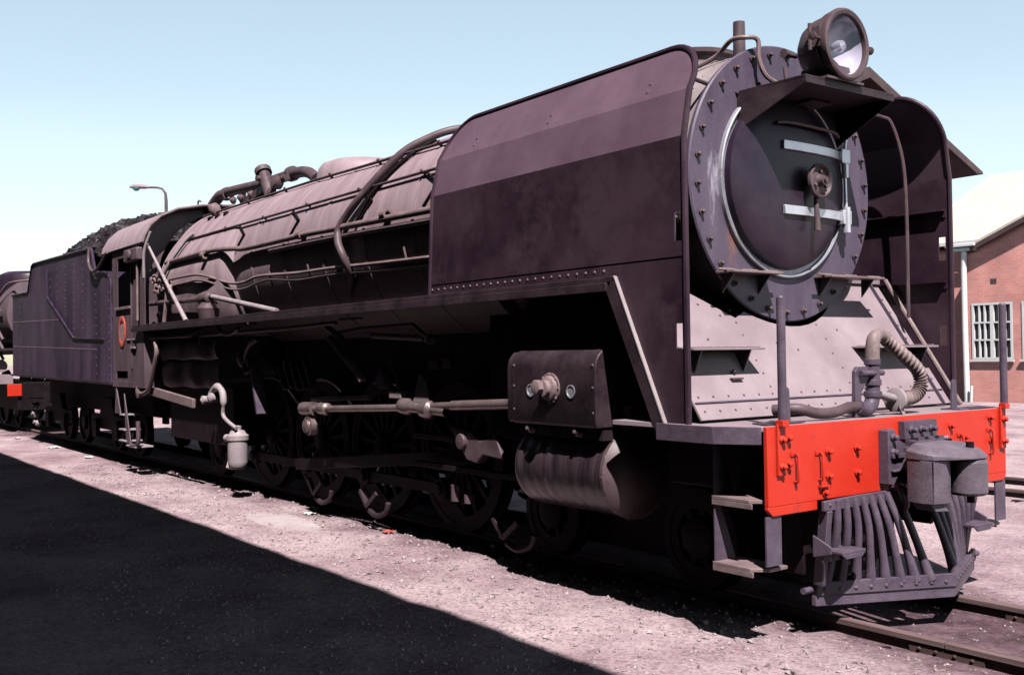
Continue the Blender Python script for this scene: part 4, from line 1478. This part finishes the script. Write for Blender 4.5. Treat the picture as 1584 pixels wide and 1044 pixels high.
mb.lathe((-8.75, -1.2, 1.75), (0, -1, 0), [(-.05, .12), (0, .13), (.03, .10), (.05, 0)], 14)
mb.bar((-8.25, -1.22, 1.62), (-8.05, -1.22, 1.05), .04, .14, up=(0, 1, 0))
part(mb, "lubricator", 'purple')
mb = MB().tube(spline([(-9.0, -1.42, 2.19), (-8.85, -1.44, 2.08), (-8.55, -1.44, 2.05), (-8.3, -1.42, 2.12)], 5), .028, 8)
part(mb, "pipe_bend", 'pipe')

# --- cab
CY = 1.46
for sg in (-1, 1):
    y = sg * CY
    o_ = [(-13.75, 1.40), (-12.30, 1.40), (-12.30, 2.0), (-11.98, 2.25), (-11.98, 3.55), (-13.75, 3.55)]
    hole = [(-13.45, 2.60), (-12.72, 2.60), (-12.72, 3.40), (-13.45, 3.40)]
    hole2 = [(-13.55, 1.44), (-12.9, 1.44), (-12.9, 1.56), (-13.55, 1.56)]
    mb = MB().holed(o_, [hole, hole2], lambda a, b, y=y: (a, y, b), (0, -.014 * sg, 0))
    side = part(mb, "cab_side", 'cab')
    mb = MB()
    z = 1.6
    while z < 3.5:
        mb.rivet((-12.06, y, z + .7 if z + .7 < 3.5 else 3.48), (0, sg, 0), .012)
        mb.rivet((-13.70, y, z), (0, sg, 0), .012)
        z += .11
    mb.build("rivet", M['cab'], side)
    MB().box(-13.50, -12.68, y + .001 * sg, y + .035 * sg, 2.555, 2.60).build("window_sill", M['pipe'], side, .004)
    mb = MB().box(-12.66, -12.62, y + .001 * sg, y + .02 * sg, 1.60, 3.50)
    mb.box(-12.28, -12.24, y + .001 * sg, y + .02 * sg, 2.2, 3.50)
    mb.build("window_frame", M['cab'], side, .004)
    # oval number plate
    mb = MB().lathe((0, 0, 0), (0, sg, 0), [(.001, .0), (.001, .235), (.014, .235), (.018, .22), (.016, .15), (.012, .145)], 40)
    for i, v in enumerate(mb.v):
        mb.v[i] = (-13.18 + v[0] * .80, y + v[1], 2.20 + v[2] * 1.08)
    pl = mb.build("number_plate", M['numplate'], side)
    mb = MB().lathe((0, 0, 0), (0, sg, 0), [(.001, .148), (.013, .148), (.013, 0)], 32)
    for i, v in enumerate(mb.v):
        mb.v[i] = (-13.18 + v[0] * .80, y + v[1], 2.17 + v[2] * 1.08)
    mb.build("plate_centre", M['plate_mid'], pl)
    # guttered tool box / handrail
    mb = MB().tube([(-12.18, y + .05 * sg, 2.35), (-12.18, y + .05 * sg, 3.2)], .018, 8)
    mb.build("grab_rail", M['pipe'], side)
mb = MB()
RF = [(1.50, 3.55), (1.47, 3.66), (1.38, 3.82), (1.22, 3.97), (.95, 4.10), (.55, 4.18), (0, 4.215)]
RF = RF + [(-y, z) for y, z in reversed(RF[:-1])]
inn = [(y * .985, z - .03) for y, z in RF]
mb.prism([(-14.25, y, z) for y, z in RF] + [(-14.25, y, z) for y, z in reversed(inn)], (2.32, 0, 0))
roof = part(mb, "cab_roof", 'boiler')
mb = MB().tube([(-11.92, y, z - .01) for y, z in RF], .022, 8)
mb.build("roof_bead", M['pipe'], roof)
mb = MB()
for x in (-13.9, -12.3):
    mb.tube(spline([(x, -.5, 4.17), (x, -.5, 4.27), (x + .06, -.5, 4.29), (x + .12, -.5, 4.27)], 4), .016, 6)
mb.build("roof_hook", M['pipe'], roof)
mb = MB()
fr = [(y * .975, z - .05) for y, z in RF] + [(-1.43, 2.28), (-1.20, 2.28)] + [(-1.19 * cos(radians(a)), 3.0 + 1.12 * sin(radians(a))) for a in range(0, 181, 9)] + [(1.20, 2.28), (1.43, 2.28)]
mb.prism([(-12.2, y, z) for y, z in fr], (.014, 0, 0))
part(mb, "cab_front", 'cab')
mb = MB().box(-12.75, -12.05, -1.56, -1.40, 3.28, 3.48)
mb.lathe((-12.4, -1.57, 3.38), (0, -1, 0), [(0, .09), (.03, .085), (.04, 0)], 14)
part(mb, "cab_lamp_box", 'cab', .02)
mb = MB().tube(spline([(-12.0, -1.46, 3.0), (-11.95, -1.47, 3.4), (-11.85, -1.40, 3.7)], 5), .022, 8)
part(mb, "cab_pipe", 'canister')
mb = MB().box(-14.0, -12.2, -1.3, 1.3, 1.28, 1.40)
mb.box(-13.75, -12.2, -1.35, 1.35, 1.40, 1.42)
part(mb, "cab_floor", 'soot')
mb = MB().box(-13.72, -13.70, -1.40, 1.40, 1.42, 2.2)
mb.lathe((-12.25, 0, 2.6), (-1, 0, 0), [(0, 1.0), (.12, 1.0), (.15, .9), (.16, 0)], 32)
part(mb, "backhead", 'soot')
mb = MB().box(-13.75, -12.35, -1.475, -1.36, 1.30, 1.395)
part(mb, "cab_footplate", 'cab', .004)
mb = MB()
mb.prism([(-13.55, -1.47, 1.30), (-13.62, -1.47, .86), (-13.30, -1.47, .86)], (0, .02, 0))
mb.prism([(-13.10, -1.47, 1.20), (-12.75, -1.47, .40), (-13.0, -1.47, .40)], (0, .02, 0))
mb.tube(spline([(-12.35, -1.47, .78), (-12.33, -1.47, .5), (-12.42, -1.47, .40), (-12.7, -1.47, .38)], 4), .035, 8)
part(mb, "step_hanger", 'cab', .004)
for z, a, b in ((.84, -13.25, -13.05), (.60, -13.3, -12.98), (.36, -12.9, -12.38), (.42, -13.3, -12.95)):
    mb = MB().box(a, b, -1.50, -1.22, z, z + .025)
    part(mb, "step_tread", 'canister', .004)
mb = MB().tube(spline([(-11.4, -1.48, 2.0), (-11.35, -1.48, 1.85), (-11.5, -1.48, 1.6), (-11.75, -1.47, 1.3), (-12.1, -1.46, 1.22), (-12.25, -1.46, 1.24)], 5), .036, 8)
mb.tube([(-12.0, -1.45, 1.95), (-12.1, -1.45, 1.60)], .03, 8)
mb.lathe((-12.3, -1.46, 1.24), (0, -1, 0), [(-.06, .09), (.03, .10), (.05, 0)], 12)
part(mb, "grab_rail", 'pipe')
mb = MB().box(-12.28, -11.9, -1.50, -1.35, 1.30, 2.16)
part(mb, "cab_corner_plate", 'cab', .006)
mb = MB().box(-12.62, -12.40, -1.50, -1.42, 1.92, 1.95)
part(mb, "footstep", 'canister')

# ------------------------------------------------------------------ tender
TEN = thing("coal_tender", "black riveted coal tender coupled behind the locomotive cab", "tender", (-17.8, 0, 0))


def tpart(mb, name, m, bevel=0.0):
    return mb.build(name, M[m], TEN, bevel)


def tz(x, z):
    return z + .010 * (-14 - x)


TO = [(-21.8, 1.375), (-13.72, 1.375), (-13.72, 3.02), (-13.77, 3.12), (-13.88, 3.20), (-14.05, 3.23), (-14.55, 3.25), (-14.62, 3.28), (-14.86, 3.68), (-14.95, 3.71), (-19.55, 3.75), (-19.72, 3.71), (-20.1, 3.17), (-21.8, 3.17)]
mb = MB()
for sg in (-1, 1):
    mb.prism([(x, sg * 1.50, tz(x, z)) for x, z in TO], (0, -.02 * sg, 0))
mb.box(-21.8, -21.78, -1.48, 1.48, 1.46, 3.24)
mb.box(-21.78, -20.1, -1.48, 1.48, 3.20, 3.23)
mb.prism([(-20.1, -1.48, 3.2), (-19.7, -1.48, 3.75), (-19.7, 1.48, 3.75), (-20.1, 1.48, 3.2)], (-.02, 0, -.01))
mb.box(-19.7, -13.8, -1.48, 1.48, 2.3, 2.32)
mb.box(-14.7, -14.66, -1.48, 1.48, 2.3, 3.30)
mb.box(-13.76, -13.74, -1.48, 1.48, 1.38, 2.4)
mb.cur = 1
def rline(p, q, step=.13, r=.019):
    p, q = Vector(p), Vector(q)
    n = int((q - p).length / step)
    for i in range(n + 1):
        v = p.lerp(q, i / n)
        mb.rivet((v.x, -1.50, tz(v.x, v.z)), (0, -1, 0), r, 5)
for x in (-13.80, -14.62, -18.05, -15.5, -16.15, -16.8, -17.5):
    low = 1.5 if x > -14.7 else 2.30 + max(0, (-16.15 - x) * .45)
    if x == -18.05: low = 3.0
    rline((x, 0, low), (x, 0, 3.5 if x < -14.7 else (3.15)))
rline((-20.9, 0, 1.5), (-20.9, 0, 3.0))
rline((-21.7, 0, 2.0), (-14.7, 0, 1.92), .10)
rline((-21.7, 0, 2.55), (-17.2, 0, 2.50), .10)
tbody = mb.build("tank", M['tender'], TEN, m2=M['cab'])
mb = MB()
ED = [(x, -1.505, tz(x, z)) for x, z in TO[4:]]
mb.tube(ED, .024, 8)
mb.tube([(x, 1.505, z) for x, _, z in ED], .024, 8)
mb.build("edge_bead", M['tender'], tbody)
mb = MB()
for p, q in (((-18.3, 3.55), (-18.3, 3.0)), ((-18.3, 3.0), (-16.15, 2.14)), ((-16.15, 2.14), (-14.1, 2.10))):
    mb.bar((p[0], -1.505, tz(*p)), (q[0], -1.505, tz(*q)), .02, .045, up=(0, 1, 0))
mb.build("weld_strip", M['tender'], tbody)
mb = MB().tube(spline([(-14.9, -1.54, 3.72), (-14.85, -1.56, 3.45), (-14.55, -1.57, 3.28), (-14.2, -1.56, 3.33), (-13.85, -1.52, 3.55)], 6), .026, 8)
tpart(mb, "grab_rail", 'darkpipe')
mb = MB()
mb.prism([(-21.85, -1.53, tz(-21.85, 1.33)), (-13.7, -1.53, 1.33), (-13.7, -1.53, 1.372), (-21.85, -1.53, tz(-21.85, 1.372))], (0, 3.06, 0))
tpart(mb, "footplate", 'black')
mb = MB()
mb.box(-21.6, -13.9, -.75, .75, .75, 1.30)
for sg in (-1, 1):
    for x in (-19.6, -15.7):
        mb.box(x - 1.2, x + 1.2, sg * .92, sg * 1.02, .45, .72)
        for q in (-.7, .7):
            mb.box(x + q - .14, x + q + .14, sg * 1.02, sg * 1.10, .30, .62)
        mb.prism([(x - .5, sg * .95, .72), (x + .5, sg * .95, .72), (x + .3, sg * .95, 1.05), (x - .3, sg * .95, 1.05)], (0, sg * .1, 0))
tpart(mb, "bogie_frame", 'soot', .01)
for x in (-20.3, -18.9, -16.4, -15.0):
    for sg in (-1, 1):
        w = MB().lathe((x, sg * .60, .43), (0, sg, 0), [(-.06, .0), (-.06, .43), (-.06, .455), (-.03, .45), (-.025, .43), (.06, .425), (.06, .36), (.02, .34), (.02, .15), (.08, .14), (.08, 0)], 36)
        tpart(w, "wheel", 'soot')
mb = MB()
for x, z, y in ((-20.9, .75, -1.2), (-20.85, .55, -1.2), (-20.8, .36, -1.18)):
    mb.lathe((x, y, z), (0, -1, .3), [(-.05, .08), (.02, .08), (.05, .04), (.1, .04), (.1, 0)], 10)
mb.box(-21.0, -20.6, -1.35, -1.1, .9, .93)
tpart(mb, "brake_fitting", 'canister')

# coal heap
mb = MB()
def ch(x, y):
    t = (x + 19.6) / 5.0
    e = max(0, min(1, min(t * 2.6, (1 - t) * 6 + .35)))
    return 3.45 + (.95 * e ** .8) * (1 - (abs(y) / 1.6) ** 2.2) + .10 * noise.noise((x * 1.3, y * 1.3, 0))
gx, gy = 50, 26
mb.add([(-19.65 + 5.0 * i / gx, -1.42 + 2.84 * j / gy, ch(-19.65 + 5.0 * i / gx, -1.42 + 2.84 * j / gy)) for j in range(gy + 1) for i in range(gx + 1)],
       [[j * (gx + 1) + i, j * (gx + 1) + i + 1, (j + 1) * (gx + 1) + i + 1, (j + 1) * (gx + 1) + i] for j in range(gy) for i in range(gx)])
for i in range(6500):
    x, y = R.uniform(-19.6, -14.7), R.uniform(-1.4, .7)
    mb.lump((x, y, ch(x, y) + .005), R.choice((.04, .05, .065, .09)) * R.uniform(.7, 1.2), R)
tag(mb.build("coal", M['coal']), "heap of lump coal piled on top of the tender", "coal", kind='stuff')

# ------------------------------------------------------------------ second locomotive at the far left
L2 = thing("steam_locomotive", "second dark steam locomotive with red beam, standing behind the tender", "locomotive", (-29.0, 0, 0))


def p2(mb, name, m, bevel=0.0):
    return mb.build(name, M[m], L2, bevel)


mb = MB().lathe((0, 0, 3.0), (1, 0, 0), [(-38, 1.06), (-27.6, 1.06), (-27.59, 1.02), (-25.4, 1.02), (-25.3, .98), (-25.26, .80), (-25.22, .6), (-25.18, .3), (-25.17, 0)], 56)
p2(mb, "boiler", 'cab')
mb = MB().lathe((-27.0, 0, 0), (0, 0, 1), [(3.55, .95), (3.95, .93), (4.12, .86), (4.20, .70), (4.22, .4), (4.22, 0)], 40)
p2(mb, "dome_casing", 'door')
mb = MB().box(-38, -25.0, -1.45, 1.45, 2.02, 2.08)
p2(mb, "running_board", 'black')
mb = MB().tube(spline([(-27.6, -1.10, 3.35), (-26.2, -1.06, 3.45), (-25.4, -.95, 3.75), (-24.9, -.8, 3.80), (-24.3, -.6, 3.80)], 5), .03, 8)
mb.tube([(-38, -1.14, 3.1), (-25.6, -1.1, 3.1)], .03, 8)
p2(mb, "handrail", 'pipe')
mb = MB()
for z in (2.9, 2.65, 2.4):
    mb.tube(spline([(-27.5, -1.2, z), (-26.3, -1.25, z - .05), (-25.6, -1.2, z - .25), (-25.2, -1.1, z - .6)], 5), .04, 8)
mb.lathe((-25.9, -1.25, 2.3), (0, -1, 0), [(-.1, .16), (.05, .18), (.1, .1), (.1, 0)], 14)
p2(mb, "pump_pipes", 'darkpipe')
mb = MB().cyl((-26.9, -1.15, 1.62), (-25.3, -1.15, 1.62), .17, 18)
mb.box(-26.9, -24.5, -1.35, -1.0, 1.17, 1.40)
p2(mb, "cylinder", 'apron')
mb = MB().box(-24.43, -24.38, -1.15, 1.15, .86, 1.16)
p2(mb, "buffer_beam", 'red', .006)
mb = MB().box(-24.36, -24.1, -.83, .83, .50, 1.2)
p2(mb, "pilot", 'soot', .01)
mb = MB().box(-38, -24.45, -.9, .9, .5, 1.15)
p2(mb, "frame", 'soot')
for x in (-25.7, -27.6, -29.4, -31.2):
    for sg in (-1, 1):
        r = .42 if x > -27 else .74
        w = MB().lathe((x, sg * .60, r), (0, sg, 0), [(-.06, .0), (-.06, r + .025), (-.03, r + .02), (-.025, r), (.06, r - .005), (.06, r - .08), (.0, r - .1), (.0, .15), (.08, .14), (.08, 0)], 36)
        p2(w, "wheel", 'soot')

# ------------------------------------------------------------------ buildings on the far side
BY = 27.0
B1 = thing("brick_building", "low pink brick building with pale roof and white windows beyond the locomotive", "building", (-10, BY, GZ))


def b1(mb, name, m, bevel=0.0, parent=None):
    return mb.build(name, M[m], parent or B1, bevel)


WL, WR, AX, AZ = -14.98, -4.6, -9.6, 7.30
mb = MB()
wins = [(-14.80, -13.40, 1.33, 3.22), (-13.08, -11.68, 1.33, 3.22), (-11.0, -9.6, 1.33, 3.22)]
holes = [[(a, c), (b, c), (b, d), (a, d)] for a, b, c, d in wins]
mb.holed([(WL, GZ - .2), (WR, GZ - .2), (WR, 5.1), (AX, AZ - .12), (WL + .4, 5.1), (WL, 5.1)], holes, lambda a, b: (a, BY, b), (0, .28, 0))
mb.box(-17.6, WL, BY + 1.0, BY + 1.28, GZ - .2, 5.35)
mb.box(WL, WL + .28, BY + .281, BY + 1.0, GZ - .2, 5.1)
mb.box(WR - .28, WR, BY + .281, BY + 8, GZ - .2, 5.1)
b1(mb, "wall", 'brick')
# roofs: main roof facing the yard, gabled wing in front
mb = MB()
def slab(P, th):
    mb.prism(P, (0, 0, -th))
ny = 140
vs, fs = [], []
x0, x1 = -18.0, 6.0
cols = 160
for j in range(2):
    for i in range(cols + 1):
        x = x0 + (x1 - x0) * i / cols
        w = .03 * cos(i * pi)
        vs.append((x, BY + .65 if j == 0 else BY + 7.3, (5.42 if j == 0 else 8.72) + w))
fs = [[i, i + 1, cols + 2 + i, cols + 1 + i] for i in range(cols)]
mb.add(vs, fs, True)
slab([(x0, BY + 7.3, 8.66), (x1, BY + 7.3, 8.66), (x1, BY + 14, 5.4), (x0, BY + 14, 5.4)], .06)
b1(mb, "roof", 'roof')
mb = MB()
mb.prism([(WL + .30, BY - .25, 5.14), (AX, BY - .25, AZ + .02), (AX, BY - .25, AZ + .10), (WL + .24, BY - .25, 5.20)], (0, 5.0, 0))
mb.prism([(WR + .35, BY - .25, 5.12), (AX, BY - .25, AZ + .02), (AX, BY - .25, AZ + .10), (WR + .42, BY - .25, 5.18)], (0, 5.0, 0))
b1(mb, "wing_roof", 'roof')
mb = MB()
mb.prism([(WL + .30, BY - .27, 4.97), (AX, BY - .27, AZ - .16), (AX, BY - .27, AZ + .015), (WL + .30, BY - .27, 5.135)], (0, .03, 0))
mb.prism([(WR + .36, BY - .27, 4.95), (AX, BY - .27, AZ - .16), (AX, BY - .27, AZ + .015), (WR + .36, BY - .27, 5.115)], (0, .03, 0))
b1(mb, "bargeboard", 'darkroof')
mb = MB().box(-18, WL + .42, BY + .50, BY + .64, 5.30, 5.46)
mb.box(WL - .40, WL + .42, BY - .24, BY - .02, 5.00, 5.14)
mb.box(WL - .55, WL + .50, BY - .36, BY - .241, 5.142, 5.26)
b1(mb, "gutter", 'whitepaint', .02)
mb = MB().tube([(WL + .02, BY - .12, 5.0), (WL - .02, BY - .10, 4.4), (WL - .02, BY - .10, 2.4), (WL + .02, BY - .12, GZ)], .10, 12)
b1(mb, "downpipe", 'whitepaint')
mb = MB().tube([(-14.75, BY - .25, GZ), (-14.72, BY - .25, .45)], .05, 8)
b1(mb, "vent_stub", 'whitepaint')
mb = MB().box(-14.12, -13.92, BY - .012, BY + .02, 3.86, 4.02)
b1(mb, "air_brick", 'darkroof')
for a, b, c, d in wins:
    mb = MB()
    t = .07
    mb.box(a, b, BY - .03, BY + .08, c, c + t); mb.box(a, b, BY - .03, BY + .08, d - t, d)
    mb.box(a, a + t, BY - .028, BY + .08, c + t, d - t); mb.box(b - t, b, BY - .028, BY + .08, c + t, d - t)
    mid = (a + b) / 2
    mb.box(mid - .06, mid + .06, BY - .026, BY + .08, c + t, d - t)
    for h0, h1 in ((a + t, mid - .06), (mid + .06, b - t)):
        for k in (1, 2):
            q = h0 + (h1 - h0) * k / 3
            mb.box(q - .025, q + .025, BY - .022, BY + .07, c + t, d - t)
        for k in (1, 2):
            q = c + t + (d - c - 2 * t) * k / 3
            mb.box(h0, h1, BY - .024, BY + .07, q - .03, q + .03)
    mb.box(a - .06, b + .06, BY - .10, BY - .031, c - .07, c - .005)
    w = b1(mb, "window", 'whitepaint')
    MB().box(a + .02, b - .02, BY + .10, BY + .12, c + .02, d - .02).build("pane", M['pane'], w)

B2 = thing("brick_building", "tall gabled brick hall with deep shaded eaves rising behind the pale roof", "building", (-20.5, 28.35, GZ))
GX, AY, AZ2, EH, EZ = -19.5, 28.35, 12.5, 8.05, 9.18
sl = (AZ2 - EZ) / EH
mb = MB()
mb.prism([(GX - 1.0, AY - 6.9, GZ - .2), (GX - 1.0, AY + 6.9, GZ - .2), (GX - 1.0, AY + 6.9, AZ2 - 6.9 * sl - .12), (GX - 1.0, AY, AZ2 - .12), (GX - 1.0, AY - 6.9, AZ2 - 6.9 * sl - .12)], (-35, 0, 0))
mb.build("wall", M['brick'], B2).location = -B2.location
mb = MB()
for sg in (-1, 1):
    mb.prism([(GX, AY, AZ2 + .10), (GX, AY + sg * EH, EZ + .10), (GX, AY + sg * EH, EZ), (GX, AY, AZ2)], (-37, 0, 0))
mb.build("roof", M['darkroof'], B2).location = -B2.location
mb = MB()
for sg in (-1, 1):
    mb.prism([(GX + .03, AY, AZ2 + .02), (GX + .03, AY + sg * EH, EZ + .02), (GX + .03, AY + sg * (EH - .5), EZ - .02), (GX + .03, AY, AZ2 - .32)], (-.035, 0, 0))
mb.build("bargeboard", M['darkroof'], B2).location = -B2.location

# ------------------------------------------------------------------ street lamp beyond the cab
SL = thing("street_lamp", "slim street lamp with a teal lens seen above the cab roof", "street lamp", (-43.4, 9.0, GZ))
mb = MB().tube([(-43.4, 9, GZ), (-43.4, 9, 9.0), (-43.42, 8.98, 9.35), (-43.5, 8.86, 9.56), (-43.62, 8.7, 9.62), (-44.1, 8.05, 9.66)], [.12, .075, .06, .05, .05, .05], 10)
mb.build("pole", M['darkpipe'], SL)
mb = MB().tube([(-43.85, 8.4, 9.64), (-43.95, 8.26, 9.67), (-44.25, 7.86, 9.69), (-44.4, 7.66, 9.67)], [.05, .10, .12, .05], 10)
hd = mb.build("lamp_head", M['apron'], SL)
mb = MB().lathe((-44.22, 7.9, 9.62), (0, 0, -1), [(0, .17), (.08, .14), (.13, .08), (.15, 0)], 16)
mb.build("lens", M['teal'], hd)

# ------------------------------------------------------------------ the shed whose eaves shade the foreground (behind the camera)
SH = thing("engine_shed", "long dark brick engine shed on the near side whose eaves shade the yard", "shed", (-20, -9, GZ))
mb = MB().box(-90, 45, -9.6, -9.3, GZ - .3, 7.9)
mb.build("wall", M['shedbrick'], SH)
mb = MB().prism([(-90, -5.05, 8.0), (-90, -9.7, 9.6), (-90, -16, 9.6), (-90, -16, 9.4), (-90, -9.6, 9.4), (-90, -5.05, 7.9)], (135, 0, 0))
sr = mb.build("roof", M['darkroof'], SH)

# ------------------------------------------------------------------ litter
for i, (x, y, m, lab, sz) in enumerate((
        (-7.05, -1.07, 'scrap', "pale torn scrap lying under the middle of the locomotive", .08),
        (-5.35, -.98, 'redscrap', "small red scrap beside the near rail", .07),
        (-5.75, -.95, 'scrap', "crumpled pale scrap next to the red scrap", .05),
        (-19.2, -1.2, 'scrap', "largest white scrap below the tender", .15),
        (-16.2, -1.25, 'scrap', "white scrap near the cab steps", .10),
        (-22.4, -1.3, 'scrap', "small white scrap beyond the tender near the second locomotive", .09))):
    mb = MB()
    k = 5
    z = gh(x, y)
    mb.add([(x + sz * (a / k * 2 - 1), y + sz * .7 * (b / k * 2 - 1), z + .015 + sz * .30 * (noise.noise((a * .9 + i * 7, b * .9, i)) + .35)) for b in range(k + 1) for a in range(k + 1)],
           [[b * (k + 1) + a, b * (k + 1) + a + 1, (b + 1) * (k + 1) + a + 1, (b + 1) * (k + 1) + a] for b in range(k) for a in range(k)])
    tag(mb.build("paper_scrap", M[m]), lab, "litter", "scraps of litter on the gravel")
